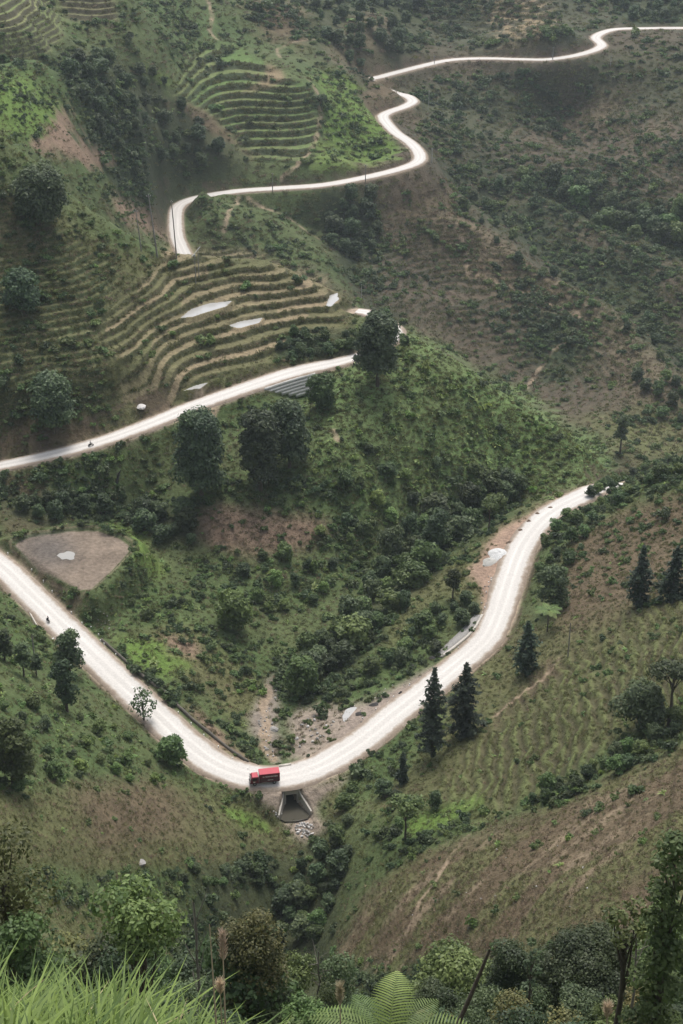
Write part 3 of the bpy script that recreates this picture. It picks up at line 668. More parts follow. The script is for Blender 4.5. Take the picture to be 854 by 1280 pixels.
M_NEEDLE = leaf_material('conifer_needle', (.020, .034, .020), (.048, .072, .038), .7, .1)
M_GRASS = leaf_material('grass_blade', (.075, .088, .03), (.185, .185, .072), .6, .25)
M_YOUNG = leaf_material('young_tree_leaf', (.065, .095, .028), (.17, .205, .06))
M_FERN = leaf_material('fern_frond', (.085, .14, .036), (.175, .25, .07), .6, .25)
M_BIGTREE = leaf_material('big_tree_leaf', (.040, .066, .034), (.115, .16, .072))
M_TALL = leaf_material('tall_grass_blade', (.09, .15, .03), (.31, .41, .085), .62, .3)
M_DRY = leaf_material('dry_grass_blade', (.10, .076, .046), (.25, .195, .125), .8, .15)
M_RUST = leaf_material('rusty_leaf', (.065, .072, .024), (.165, .15, .05), .6, .2)
M_BARK = plain('grey_brown_bark', (.085, .068, .052), .9, var=.4, scale=6, bump=.5)
M_PALEBARK = plain('pale_bark', (.17, .15, .125), .9, var=.35, scale=6, bump=.4)

def unit(n, rng):
    v = rng.normal(size=(n, 3)); return v / np.linalg.norm(v, axis=1)[:, None]
def leaf_quads(p, nrm, size, rng, aspect=1.7, bend=.25):
    """a folded leaf (two quads) at every point"""
    n = len(p)
    t = np.cross(nrm, unit(n, rng)); t /= np.linalg.norm(t, axis=1)[:, None] + 1e-9
    b = np.cross(nrm, t)
    s = (size * np.ones(n))[:, None]
    L = t * s * aspect * .5; W = b * s * .5; D = nrm * s * bend
    V = np.stack([p - L, p - L * .1 - W - D * .6, p + L * .55 - W * .7 - D, p + L - D * 1.2, p + L * .55 + W * .7 - D, p - L * .1 + W - D * .6], 1).reshape(-1, 3)
    k = np.arange(n)[:, None] * 6
    F = np.concatenate([k + [0, 1, 2, 3], k + [0, 3, 4, 5]], 1).reshape(-1, 4)
    return V, F
def strip(P, W, side):
    """flat tapering strips: P (n,k,3) spine, W (k) half widths, side (n,3)"""
    n, k = P.shape[:2]
    a = P - side[:, None] * W[None, :, None]; b = P + side[:, None] * W[None, :, None]
    V = np.stack([a, b], 2).reshape(-1, 3)
    base = (np.arange(n) * k * 2)[:, None, None] + (np.arange(k - 1) * 2)[None, :, None]
    F = (base + np.array([0, 1, 3, 2])[None, None]).reshape(-1, 4)
    return V, F
def merge(parts):
    V, F, o = [], [], 0
    for v, f in parts: V.append(v); F.append(f + o); o += len(v)
    return np.concatenate(V), np.concatenate(F)
def fmesh(name, parts, tints, mat):
    V, F = merge(parts)
    t = np.concatenate(tints)
    me = mesh_np(name, V, F, False, tint=('FACE', 'FLOAT', t)); me.materials.append(mat); return me

def bush_mesh(name, seed, mat, n=150, size=.3, flat=.75, lobes=5):
    """unit-radius shrub sitting on z = 0"""
    rng = np.random.default_rng(seed)
    c = np.c_[rng.normal(0, .42, (lobes, 2)), rng.uniform(.35, .8, lobes) * flat]; r = rng.uniform(.38, .62, lobes)
    k = rng.integers(0, lobes, n); u = unit(n, rng); u[:, 2] = np.abs(u[:, 2]) * 1.0 - .15
    p = c[k] + u * (r[k] * rng.uniform(.7, 1.05, n))[:, None]; p[:, 2] = np.maximum(p[:, 2], .03)
    nr = u * .8 + unit(n, rng) * .7 + [0, 0, .3]; nr /= np.linalg.norm(nr, axis=1)[:, None]
    sz = size * rng.uniform(.6, 1.3, n)
    V, F = leaf_quads(p, nr, sz, rng)
    t = np.clip(np.repeat(rng.uniform(.1, .6, lobes)[k] + rng.uniform(-.2, .5, n), 2), 0, 1)
    return fmesh(name, [(V, F)], [t], mat)
def rosette_mesh(name, seed, mat, n=11, ln=1.0, w=.13, up=.9, k=6, droop=1.1):
    """arching leaves or fronds from one root"""
    rng = np.random.default_rng(seed)
    a = np.arange(n) * 2.4 + rng.uniform(-.4, .4, n); l = ln * rng.uniform(.65, 1.1, n); e = rng.uniform(.35, 1.25, n) * up
    s = np.linspace(0, 1, k)
    ho = s[None] * np.cos(e)[:, None] + .25 * s[None] ** 2; ve = s[None] * np.sin(e)[:, None] * 1.2 - droop * .55 * s[None] ** 2.2
    P = np.stack([np.cos(a)[:, None] * ho, np.sin(a)[:, None] * ho, ve + .02], -1) * l[:, None, None]
    W = w * np.sin(np.pi * np.clip(s * .92 + .08, 0, 1)) ** .7
    side = np.stack([-np.sin(a), np.cos(a), np.zeros(n)], -1)
    V, F = strip(P, W, side)
    return fmesh(name, [(V, F)], [np.repeat(rng.uniform(0, 1, n), k - 1)], mat)
def tuft_mesh(name, seed, mat, n=34, h=1.0, sp=.5, w=.035, lean=.6):
    rng = np.random.default_rng(seed)
    root = np.c_[rng.normal(0, sp * .5, (n, 2)), np.zeros(n)]; a = rng.uniform(0, 6.28, n); le = rng.uniform(.1, lean, n); l = h * rng.uniform(.5, 1.1, n)
    s = np.linspace(0, 1, 4)
    d = np.stack([np.cos(a), np.sin(a)], -1)
    P = np.zeros((n, 4, 3)); P[..., :2] = root[:, None, :2] + d[:, None] * (le[:, None] * s ** 1.8 * l[:, None])[..., None]; P[..., 2] = (s * (1 - .35 * le[:, None] * s)) * l[:, None]
    V, F = strip(P, w * np.array([1, .95, .7, .08]), np.stack([-d[:, 1], d[:, 0], np.zeros(n)], -1))
    return fmesh(name, [(V, F)], [np.repeat(rng.uniform(0, 1, n), 3)], mat)

def tube_np(pts, rad, seg=7):
    pts = np.asarray(pts, float); rad = np.broadcast_to(np.asarray(rad, float), (len(pts),))
    t = np.gradient(pts, axis=0); t /= np.linalg.norm(t, axis=1)[:, None] + 1e-9
    ref = np.array([.31, .12, .05]) if abs(t[0][2]) > .6 else np.array([0, 0, 1.])
    a = np.cross(t, ref); a /= np.linalg.norm(a, axis=1)[:, None] + 1e-9; b = np.cross(t, a)
    th = np.linspace(0, 2 * np.pi, seg, endpoint=False)
    V = (pts[:, None] + rad[:, None, None] * (np.cos(th)[None, :, None] * a[:, None] + np.sin(th)[None, :, None] * b[:, None])).reshape(-1, 3)
    i = np.arange(len(pts) - 1)[:, None] * seg; j = np.arange(seg)[None]; j2 = (j + 1) % seg
    F = np.stack([i + j, i + j2, i + seg + j2, i + seg + j], -1).reshape(-1, 4)
    return V, F
def limbs(trunk_h, rad, tips, rng, wob=.12, fork=.45):
    parts = []
    p = np.c_[rng.normal(0, wob * rad * 2, (6, 2)), np.linspace(0, trunk_h, 6)]; p[0, :2] = 0
    p = np.vstack([[0, 0, -.6], p])
    parts.append(tube_np(p, np.r_[rad * 1.5, np.linspace(rad * 1.25, rad * .4, 6)], 8))
    for tp in tips:
        z0 = trunk_h * rng.uniform(fork, .95); b0 = np.array([np.interp(z0, p[:, 2], p[:, 0]), np.interp(z0, p[:, 2], p[:, 1]), z0])
        m = (b0 + tp) / 2 + rng.normal(0, .06, 3) * np.linalg.norm(tp - b0)
        s = np.linspace(0, 1, 5)[:, None]
        q = b0 * (1 - s) ** 2 + 2 * m * s * (1 - s) + np.asarray(tp) * s ** 2
        parts.append(tube_np(q, np.linspace(rad * .5, rad * .12, 5), 5))
    return merge(parts)
def broad_tree(seed, H, W, mat, leaf=.55, trunk=.2, dens=1.0, nl=16, shape='dome', gap=.0, bark=None, rs=1.0):
    """crown lobes on limbs; returns (crown mesh, trunk mesh) of a tree H high and W wide"""
    rng = np.random.default_rng(seed)
    z0 = H * trunk; ch = H - z0
    c = []
    for i in range(nl):
        f = (i + .5) / nl
        if shape == 'dome': prof = math.sqrt(max(0.05, 1 - (2 * f - .8) ** 2 * .62)) * 1.12 
        elif shape == 'flat': prof = 1.0
        else: prof = .9 - .55 * abs(f - .45)
        a = i * 2.399 + rng.uniform(-.5, .5); rr = W * .5 * prof * rng.uniform(.3, .62)
        zz = z0 + ch * (.10 + .80 * f) if shape != 'flat' else z0 + ch * rng.uniform(.55, .85)
        c.append((math.cos(a) * rr, math.sin(a) * rr, zz))
    c = np.array(c)
    r = W * rng.uniform(.20, .31, nl) * (1.0 if shape != 'flat' else .8)
    P, NR_, T = [], [], []
    for i in range(nl):
        n = int(dens * 4.0 * math.pi * r[i] ** 2 / (leaf ** 2 * 1.2)) + 8
        u = unit(n, rng); u[:, 2] = np.where(u[:, 2] < -.35, -u[:, 2], u[:, 2])
        # leaf sprays: lumps on the lobe
        lump = 1 + .22 * np.sin(u[:, 0] * 7 + i) * np.sin(u[:, 1] * 6 + 2 * i) * np.cos(u[:, 2] * 7)
        p = c[i] + u * (r[i] * lump * rng.uniform(.62, 1.06, n) * [1.0])[:, None] * [1, 1, .8]
        if gap: 
            keep = rng.uniform(0, 1, n) > gap * (vnoise(p[:, 0] * 1.1 / leaf * .3, p[:, 1] * .3 / leaf + p[:, 2], seed) > .5); p = p[keep]; u = u[keep]; n = len(p)
        P.append(p); nn = u + unit(n, rng) * .75 + [0, 0, .35]; NR_.append(nn / np.linalg.norm(nn, axis=1)[:, None])
        T.append(np.clip(rng.uniform(.1, .6) + rng.uniform(-.25, .45, n), 0, 1))
    P = np.concatenate(P); NR_ = np.concatenate(NR_); T = np.concatenate(T)
    V, F = leaf_quads(P, NR_, leaf * rng.uniform(.65, 1.25, len(P)), rng)
    crown = fmesh('crown', [(V, F)], [np.repeat(T, 2)], mat)
    rad = max(.06, .022 * H) * rs
    order = np.argsort(-c[:, 2])[: min(nl, 9)]
    V, F = limbs(z0 + ch * .6, rad, [c[i] * [.9, .9, .97] for i in order], rng, fork=max(.25, min(.8, trunk * 1.3)))
    tr = mesh_np('trunk', V, F, True); tr.materials.append(bark or M_BARK)
    return crown, tr
def conifer(seed, H, W, mat=None, bare=.06, thin=1.0):
    rng = np.random.default_rng(seed)
    P, NN, S, T, parts = [], [], [], [], []
    parts.append(tube_np(np.c_[np.zeros((5, 2)), np.linspace(-.6, H * .97, 5)], np.linspace(.03 * H ** .8, .03, 5), 7))
    nb = int(H * 9 * thin)
    ph = rng.uniform(0, 6.28, 3)
    for i in range(nb):
        f = ((i + rng.uniform(0, 1)) / nb); z = H * (bare + (1 - bare) * f)
        ln = W * .68 * ((1 - f) ** .72) * rng.uniform(.45, 1.12) * (1 + .25 * math.sin(f * 9 + ph[0] + 1.3 * math.sin(i * 2.4 + ph[1]))) * (.7 + .3 * sstep(0, .18, f)) + .12; a = i * 2.4 + rng.uniform(-.3, .3)
        d = np.array([math.cos(a), math.sin(a), 0])
        tip = d * ln + [0, 0, -.18 * ln + .25 * ln * f]
        n = max(4, int(ln * 10 * thin)); s = np.sqrt(rng.uniform(0.02, 1, n))
        p = np.array([0, 0, z]) + tip * s[:, None] + rng.normal(0, .10 + .05 * ln, (n, 3)) * [1, 1, .6]
        P.append(p); nn = np.array([0, 0, 1.]) + d * .5 + unit(n, rng) * .7; NN.append(nn / np.linalg.norm(nn, axis=1)[:, None])
        S.append(rng.uniform(.28, .55, n)); T.append(np.clip(rng.uniform(0, .6) + rng.uniform(-.2, .4, n), 0, 1))
        if i % 3 == 0: parts.append(tube_np(np.array([0, 0, z]) + np.outer([0, .5, .95], tip), [.035, .025, .01], 4))
    P = np.concatenate(P); V, F = leaf_quads(P, np.concatenate(NN), np.concatenate(S), rng, 2.2, .3)
    crown = fmesh('crown', [(V, F)], [np.repeat(np.concatenate(T), 2)], mat or M_NEEDLE)
    V, F = merge(parts); tr = mesh_np('trunk', V, F, True); tr.materials.append(M_BARK)
    return crown, tr

# ------------------------------------------------------------------ ground cover that nobody could count
def scatter_stuff(name, meshes, P, rot, scl, idxs):
    src = bpy.data.collections.new(name + '_source')
    for k, me in enumerate(meshes):
        src.objects.link(bpy.data.objects.new(f'{name}_sprig_{chr(97 + k)}', me))
    me = bpy.data.meshes.new(name); me.vertices.add(len(P)); me.vertices.foreach_set('co', np.asarray(P, np.float32).ravel())
    for nm, typ, v in (('turn', 'FLOAT_VECTOR', rot), ('size', 'FLOAT', scl), ('pick', 'INT', idxs)):
        a = me.attributes.new(nm, typ, 'POINT')
        a.data.foreach_set('vector' if typ == 'FLOAT_VECTOR' else 'value', np.ascontiguousarray(v, np.int32 if typ == 'INT' else np.float32).ravel())
    me.update()
    o = link(name, me); o['kind'] = 'stuff'
    g = bpy.data.node_groups.new(name, 'GeometryNodeTree')
    g.interface.new_socket('Geometry', in_out='INPUT', socket_type='NodeSocketGeometry'); g.interface.new_socket('Geometry', in_out='OUTPUT', socket_type='NodeSocketGeometry')
    gi, go = g.nodes.new('NodeGroupInput'), g.nodes.new('NodeGroupOutput')
    mp = g.nodes.new('GeometryNodeMeshToPoints'); ip = g.nodes.new('GeometryNodeInstanceOnPoints'); ci = g.nodes.new('GeometryNodeCollectionInfo')
    ci.inputs['Collection'].default_value = src; ci.inputs['Separate Children'].default_value = True; ci.inputs['Reset Children'].default_value = True
    ip.inputs['Pick Instance'].default_value = True
    def na(nm, typ):
        n = g.nodes.new('GeometryNodeInputNamedAttribute'); n.data_type = typ; n.inputs['Name'].default_value = nm
        return [s for s in n.outputs if s.enabled and s.name == 'Attribute'][0]
    L = g.links.new
    L(gi.outputs[0], mp.inputs['Mesh']); L(mp.outputs['Points'], ip.inputs['Points']); L(ci.outputs[0], ip.inputs['Instance'])
    L(na('pick', 'INT'), ip.inputs['Instance Index']); L(na('size', 'FLOAT'), ip.inputs['Scale'])
    er = g.nodes.new('FunctionNodeEulerToRotation'); L(na('turn', 'FLOAT_VECTOR'), er.inputs[0]); L(er.outputs[0], ip.inputs['Rotation'])
    L(ip.outputs['Instances'], go.inputs[0])
    md = o.modifiers.new('spread', 'NODES'); md.node_group = g
    return o
# screen area of every cell of the land
ar = np.zeros((NR, NA))
e1x = PXg[:-1, 1:] - PXg[:-1, :-1]; e1y = PYg[:-1, 1:] - PYg[:-1, :-1]; e2x = PXg[1:, :-1] - PXg[:-1, :-1]; e2y = PYg[1:, :-1] - PYg[:-1, :-1]
ar[:-1, :-1] = np.clip(-(e1x * e2y - e1y * e2x), 0, 60)
RNG2 = np.random.default_rng(5)
def spots(dens, per_m, foot, lim=1e9, rmin=175, rmax=1545):
    """random points, thick enough that plants of size foot*per_m(r) (metres) cover the share dens of the ground in view"""
    size = np.interp(RR, [200, 420, 620, 900, 1400], per_m)
    pxs = size * FOC / RR
    w = ar * dens * VIS / (foot * pxs[:, None] ** 2)
    w[(RR < rmin) | (RR > rmax)] = 0
    n = int(min(lim, w.sum()))
    cs = np.cumsum(w.ravel()); k = np.searchsorted(cs, RNG2.uniform(0, cs[-1], n)); k = np.clip(k, 0, w.size - 1)
    i, j = np.unravel_index(k, w.shape); i = np.clip(i, 0, NR - 2); j = np.clip(j, 0, NA - 2)
    u, v = RNG2.uniform(0, 1, (2, n))
    r = RR[i] * (1 - u) + RR[i + 1] * u; a = AZ[j] * (1 - v) + AZ[j + 1] * v
    x, y = r * np.sin(a), r * np.cos(a)
    return np.stack([x, y, gz(x, y)], -1), size[i], DENS[i, j]
def turn(n, tilt=.15):
    return np.c_[RNG2.normal(0, tilt, (n, 2)), RNG2.uniform(0, 6.28, n)]
PM_SH = (.8, 1.05, 1.4, 1.9, 2.6)
clump = .45 + 1.1 * sstep(.35, .65, fbm(GX / 7, GY / 7, 3, 81)) * 1.0
clumpF = .4 + 1.2 * sstep(.35, .65, fbm(GX / 22, GY / 22, 3, 82))
cl = clump * (1 - FAR) + clumpF * FAR
sh = np.clip(DENS[..., 0] * cl, 0, 1.2)
dk = sstep(.45, .95, DENS[..., 0])                                   # thick growth is the darker kind
P, s, _ = spots(sh * (.10 + .90 * dk) * 1.0, PM_SH, 1.7)
M1 = [bush_mesh('shrub', 100 + k, M_LEAF_DARK, 250, .25) for k in range(5)]
scatter_stuff('dark_thicket', M1, P, turn(len(P)), s * RNG2.lognormal(0, .33, len(P)), RNG2.integers(0, 5, len(P))); n_a = len(P)
P, s, _ = spots(sh * (1 - .55 * dk) * .9, PM_SH, 1.9)
M2 = [bush_mesh('shrub', 200 + k, M_LEAF_MID, 240, .25) for k in range(5)]
scatter_stuff('green_thicket', M2, P, turn(len(P)), s * .85 * RNG2.lognormal(0, .33, len(P)), RNG2.integers(0, 5, len(P))); n_b = len(P)
P, s, _ = spots(np.clip(DENS[..., 1] * cl, 0, 1) * .62, (.9, 1.15, 1.6, 2.2, 3.0), 1.5)
M3 = [rosette_mesh('fern', 300 + k, M_LEAF_BRIGHT, 12, 1.0, .12) for k in range(4)] + [bush_mesh('fern', 310 + k, M_LEAF_BRIGHT, 90, .38, .6) for k in range(2)]
scatter_stuff('fern_cover', M3, P, turn(len(P), .2), s * .85 * RNG2.lognormal(0, .3, len(P)), RNG2.integers(0, 6, len(P))); n_c = len(P)
P, s, _ = spots(np.clip(DENS[..., 2], 0, 1) * .8, (.5, .75, 1.2, 1.8, 2.4), .55, 170000)
M4 = [tuft_mesh('grass', 400 + k, M_GRASS, 36, .55, .75, .05, .9) for k in range(4)]
scatter_stuff('grass_cover', M4, P, turn(len(P), .2), s * RNG2.lognormal(0, .25, len(P)), RNG2.integers(0, 4, len(P))); n_d = len(P)
P, s, _ = spots(np.clip(DENS[..., 3], 0, 1) * .8, (.5, .75, 1.2, 1.8, 2.4), .55, 90000)
M5 = [tuft_mesh('dry_grass', 500 + k, M_DRY, 36, .5, .8, .045, 1.1) for k in range(4)]
scatter_stuff('dry_grass_cover', M5, P, turn(len(P), .2), s * RNG2.lognormal(0, .25, len(P)), RNG2.integers(0, 4, len(P))); n_e = len(P)
print('cover', n_a, n_b, n_c, n_d, n_e)
# ------------------------------------------------------------------ trees and shrubs one can point to
def size_at(p, hpx, wpx):
    x, y, dep = proj(p[0], p[1], p[2]); dd = math.atan2(CAM_H - p[2], math.hypot(p[0], p[1]))
    return hpx * float(dep) / (FOC * math.cos(dd)), wpx * float(dep) / FOC
def tree_thing(name, crown, trunk, p, label, cat='tree', group=None, rz=0, s=None):
    e = empty(name, p, rz); tag(e, label, cat, group)
    for nm, me in (('crown', crown), ('trunk', trunk)):
        if me is None: continue
        c = link(nm, me, None, e)
        if s is not None: c.scale = s
    return e
BIG = [ # base, top, width, kind
 (252, 622, 515, 66, 21, 'tall dark broadleaf tree below the middle road, directly under the orange dirt scar'),
 (326, 612, 516, 52, 22, 'tall dark broadleaf tree in front of its twin, below the middle road'),
 (362, 584, 503, 50, 23, 'dark broadleaf tree standing behind its twin, just under the stone retaining wall'),
 (472, 483, 394, 56, 24, 'big round dark green tree at the tip of the ridge where the middle road turns'),
 (68, 540, 470, 54, 25, 'dark round tree at the left end of the rice terraces above the middle road'),
 (50, 282, 214, 66, 26, 'dark bushy tree clump high on the left hillside above the terraces'),
 (30, 392, 341, 46, 27, 'dark bushy tree on the left grassy terrace slope, lower than the hilltop clump'),
 (378, 868, 826, 40, 28, 'round grey green tree beside the dry stream bed behind the red truck'),
]
for i, (px, base, top, w_, sd, lab) in enumerate(BIG):
    p = hit(px, base); H, W = size_at(p, base - top, w_)
    cr, tk = broad_tree(sd, H, W, M_BIGTREE if i != 7 else M_LEAF_MID, leaf=.55, trunk=.08 if i != 3 else .16, nl=26, dens=1.15)
    tree_thing('broadleaf_tree', cr, tk, p, lab)
p = hit(292, 787); H, W = size_at(p, 46, 48)
cr, tk = broad_tree(31, H, W, M_LEAF_BRIGHT, leaf=.5, trunk=.1, nl=18); tree_thing('broadleaf_tree', cr, tk, p, 'round light yellow green tree in the valley between the paddy and the dry stream')
CON = [(540, 946, 840, 38, 'tall thin conifer with bare lower trunk, left one of the roadside pair'),
 (580, 918, 832, 42, 'full dark conifer, right one of the pair beside the road'),
 (657, 843, 778, 32, 'dark conifer beside the right road, just below the tree fern'),
 (798, 758, 684, 30, 'narrow dark conifer on the right hillside, left of the one near the picture edge'),
 (840, 750, 684, 32, 'dark conifer at the right edge of the photo on the hillside'),
 (503, 979, 941, 13, 'very small slender conifer on the slope below the tall pair')]
for i, (px, base, top, w_, lab) in enumerate(CON):
    p = hit(px, base); H, W = size_at(p, base - top, w_)
    cr, tk = conifer(60 + i, H, W, bare=.16 if i == 0 else .05, thin=.75 if i == 0 else 1.0)
    tree_thing('conifer', cr, tk, p, lab, 'conifer')
SMALL = [(84, 890, 825, 34, M_LEAF_DARK, 'dome', 'dark small tree on the left slope, the lower of two touching trees beside the road'),
 (88, 842, 790, 38, M_LEAF_DARK, 'dome', 'dark small tree whose top covers part of the lower road at left'),
 (30, 846, 804, 24, M_LEAF_DARK, 'dome', 'small dark tree with thin trunk on the left slope beside the bare pole'),
 (6, 826, 785, 26, M_LEAF_DARK, 'dome', 'small dark tree at the left edge of the photo below the lower road'),
 (46, 846, 818, 18, M_LEAF_DARK, 'dome', 'little dark tree at the foot of the bare pole on the left slope'),
 (775, 568, 519, 20, M_LEAF_DARK, 'dome', 'lone slender tree with a visible trunk beyond the lower end of the green ridge'),
 (566, 748, 711, 20, M_LEAF_OLIVE, 'dome', 'thin dark trunked tree on the grassy spur left of the right road'),
 (611, 663, 624, 28, M_LEAF_MID, 'flat', 'slim forked tree on the spur near the far end of the right road'),
 (507, 1052, 1000, 54, M_LEAF_MID, 'flat', 'thin sparse tree with flat twiggy crown below the right hand slope'),
 (836, 905, 828, 62, M_LEAF_DARK, 'flat', 'flat topped dark tree on the right hillside above the brown field'),
 (800, 908, 858, 64, M_LEAF_DARK, 'dome', 'leaning dark bushy tree left of the flat topped tree on the right hillside'),
 (216, 956, 922, 38, M_LEAF_MID, 'dome', 'rounded green bush tree overlapping the near edge of the lower road before the bend'),
 (180, 902, 864, 36, M_LEAF_DARK, 'airy', 'thin see through sapling overlapping the lower road on its near edge'),
 (690, 764, 710, 42, M_LEAF_DARK, 'dome', 'dark round tree beside the right road above the tree fern'),
 (490, 705, 660, 40, M_LEAF_DARK, 'dome', 'largest dark round tree in the wooded gully, below the green ridge'),
 (544, 690, 640, 36, M_LEAF_DARK, 'narrow', 'dark pointed tree in the wooded gully near the top of the spur'),
 (400, 515, 470, 40, M_LEAF_MID, 'dome', 'green bushy tree right of the stone retaining wall'),
 (18, 985, 900, 60, M_LEAF_MID, 'dome', 'broad leafy green bush at the left edge of the photo below the lower road'),
]
for i, (px, base, top, w_, mt, shp, lab) in enumerate(SMALL):
    p = hit(px, base); H, W = size_at(p, base - top, w_)
    fl = shp in ('flat', 'airy')
    cr, tk = broad_tree(130 + i, H, W, mt, leaf=.42, trunk=.1 if shp == 'airy' else .45 if fl else (.3 if i in (2, 4, 5, 6) else .1), nl=10 if fl else 14, shape='dome' if shp == 'airy' else shp, dens=.22 if shp == 'airy' else .45 if fl and i != 9 else 1.0, gap=.5 if fl else 0)
    tree_thing('small_tree', cr, tk, p, lab)

# groves: every tree a thing of its own; copies of a few kinds
PROTO = {}
for k in range(5): PROTO['dark', k] = broad_tree(700 + k, 8, 7, M_LEAF_DARK, .5, .08, .9, 13)
for k in range(4): PROTO['mid', k] = broad_tree(720 + k, 7, 7, M_LEAF_MID, .5, .08, .9, 12)
for k in range(2): PROTO['bright', k] = broad_tree(740 + k, 6, 6, M_LEAF_BRIGHT, .5, .06, .9, 11)
for k in range(2): PROTO['olive', k] = broad_tree(750 + k, 7, 6, M_LEAF_OLIVE, .42, .12, .8, 11)
for kk in list(PROTO):
    cr, tk = PROTO[kk]                                               # one mesh for the far ones, too small to show parts
    me = bpy.data.meshes.new('tree'); bm = bmesh.new(); bm.from_mesh(cr)
    n0 = len(bm.faces); bm.from_mesh(tk); bm.faces.ensure_lookup_table()
    for f in bm.faces[n0:]: f.material_index = 1
    bm.to_mesh(me); bm.free(); me.materials.append(cr.materials[0]); me.materials.append(M_BARK); PROTO[kk] = (cr, tk, me)
GR = np.random.default_rng(77)
def in_poly_points(poly, n, gap):
    P = np.array(poly, float); out = []
    lo, hi = P.min(0), P.max(0); tries = 0
    while len(out) < n and tries < 6000:
        tries += 1
        q = GR.uniform(lo, hi)
        if not inside(P, q[0:1], q[1:2])[0]: continue
        if any((q[0] - o[0]) ** 2 + (q[1] - o[1]) ** 2 < gap ** 2 for o in out): continue
        out.append(q)
    return sorted(out, key=lambda q: q[1])
def grove(poly, n, gap, h, kinds, name, label, group, parts=True, cat='tree'):
    for q in in_poly_points(poly, n, gap):
        p = hit(q[0], q[1])
        i = np.clip(np.searchsorted(RR, math.hypot(p[0], p[1])), 0, NR - 1); j = int(azi(math.atan2(p[0], p[1])))
        if RDIST[i, j] < 2.5 + (.8 * h if h > 6 else 0) or pd[i, j] < 2: continue
        kd = kinds[GR.integers(len(kinds))]; ks = [k for k in PROTO if k[0] == kd]; k = ks[GR.integers(len(ks))]
        s = h * GR.uniform(.65, 1.35) / (8 if kd == 'dark' else 7); sc = (s * GR.uniform(.85, 1.25), s * GR.uniform(.85, 1.25), s * GR.uniform(.85, 1.15))
        cr, tk, me1 = PROTO[k]
        if parts:
            tree_thing(name, cr, tk, p, label, cat, group, GR.uniform(0, 6.28), sc)
        else:
            o = link(name, me1, None, None, p); o.scale = sc; o.rotation_euler = (0, 0, GR.uniform(0, 6.28)); tag(o, label, cat, group)
G_GULLY = [(375, 850), (385, 815), (430, 790), (470, 720), (520, 660), (590, 620), (640, 605), (655, 618), (600, 660), (560, 690), (500, 770), (440, 820), (400, 865)]
grove(G_GULLY, 46, 15, 6.5, ['dark', 'dark', 'mid'], 'gully_tree', 'bushy dark green tree crowded in the wooded gully under the green ridge', 'trees of the wooded gully')
grove([(450, 700), (380, 720), (380, 640), (470, 560), (600, 560), (640, 600), (520, 650)], 16, 20, 4.0, ['mid', 'dark', 'bright'], 'hillside_tree', 'small leafy tree on the lower face of the green ridge', 'small trees on the green ridge')
grove([(0, 640), (60, 630), (150, 628), (240, 650), (262, 690), (210, 682), (150, 655), (60, 655)], 15, 15, 5, ['dark'], 'hollow_tree', 'dark bushy tree in the shady hollow behind the paddy field', 'trees in the hollow behind the paddy')
grove([(300, 700), (380, 690), (420, 710), (400, 770), (330, 770), (300, 730)], 12, 18, 4, ['mid', 'dark', 'bright'], 'valley_tree', 'leafy green tree on the valley side below the bare pinkish slope', 'trees on the valley side')
grove([(520, 790), (560, 740), (598, 765), (556, 815), (480, 855), (450, 850)], 14, 14, 4, ['mid', 'dark'], 'spur_tree', 'green bushy tree on the bank outside the right road', 'trees on the bank of the right road')
grove([(665, 700), (680, 660), (735, 625), (800, 600), (850, 585), (850, 600), (750, 640), (715, 700), (700, 745), (675, 745)], 22, 12, 3.2, ['mid', 'dark', 'mid'], 'roadside_shrub', 'green leafy shrub on the uphill edge of the right road', 'shrubs along the right road', cat='shrub')
grove([(680, 985), (720, 965), (800, 930), (845, 895), (850, 915), (800, 955), (700, 1000), (655, 1015)], 16, 13, 3.2, ['dark', 'mid'], 'hedge_shrub', 'dark green shrub in the band above the brown field', 'shrubs above the brown field', cat='shrub')
grove([(385, 1075), (420, 1050), (440, 1080), (420, 1130), (390, 1185), (345, 1190), (345, 1140)], 20, 15, 4.2, ['dark', 'mid', 'dark'], 'ravine_tree', 'bushy green tree in the narrow ravine below the culvert', 'trees in the ravine below the culvert')
grove([(400, 1050), (440, 1000), (520, 985), (560, 1000), (480, 1060), (430, 1075)], 9, 16, 3.2, ['mid', 'dark'], 'slope_shrub', 'green shrub on the slope right of the culvert', 'shrubs right of the culvert', cat='shrub')
grove([(220, 1090), (330, 1085), (330, 1110), (220, 1115)], 9, 11, 2.6, ['mid', 'dark'], 'hedge_shrub', 'green shrub in the low hedge across the left grassy slope', 'hedge on the left slope', cat='shrub')
grove([(90, 900), (140, 900), (215, 985), (110, 985), (90, 950)], 12, 18, 2.6, ['mid', 'bright'], 'slope_shrub', 'light green shrub on the slope below the lower road at left', 'shrubs on the left slope', cat='shrub')
grove([(0, 860), (60, 890), (90, 985), (0, 990)], 9, 22, 3.0, ['mid', 'dark'], 'leafy_shrub', 'dense leafy green shrub on the left slope near the photo edge', 'leafy shrubs at left', cat='shrub')
grove([(470, 400), (500, 398), (520, 425), (500, 440), (485, 425)], 7, 8, 2.4, ['mid', 'dark'], 'ridge_shrub', 'green shrub beside the hairpin at the tip of the ridge', 'shrubs at the ridge tip', cat='shrub')
grove([(345, 440), (370, 418), (432, 415), (440, 440), (390, 455)], 13, 11, 3.2, ['dark', 'mid'], 'bank_shrub', 'dark shrub between the rice terraces and the middle road', 'shrubs under the terraces', cat='shrub')
grove([(80, 75), (130, 70), (200, 95), (290, 190), (300, 205), (230, 218), (180, 240), (150, 215), (95, 150)], 40, 13, 8, ['dark'], 'ravine_tree', 'dark tree in the wooded ravine on the upper left hillside', 'trees of the upper left ravine', False)
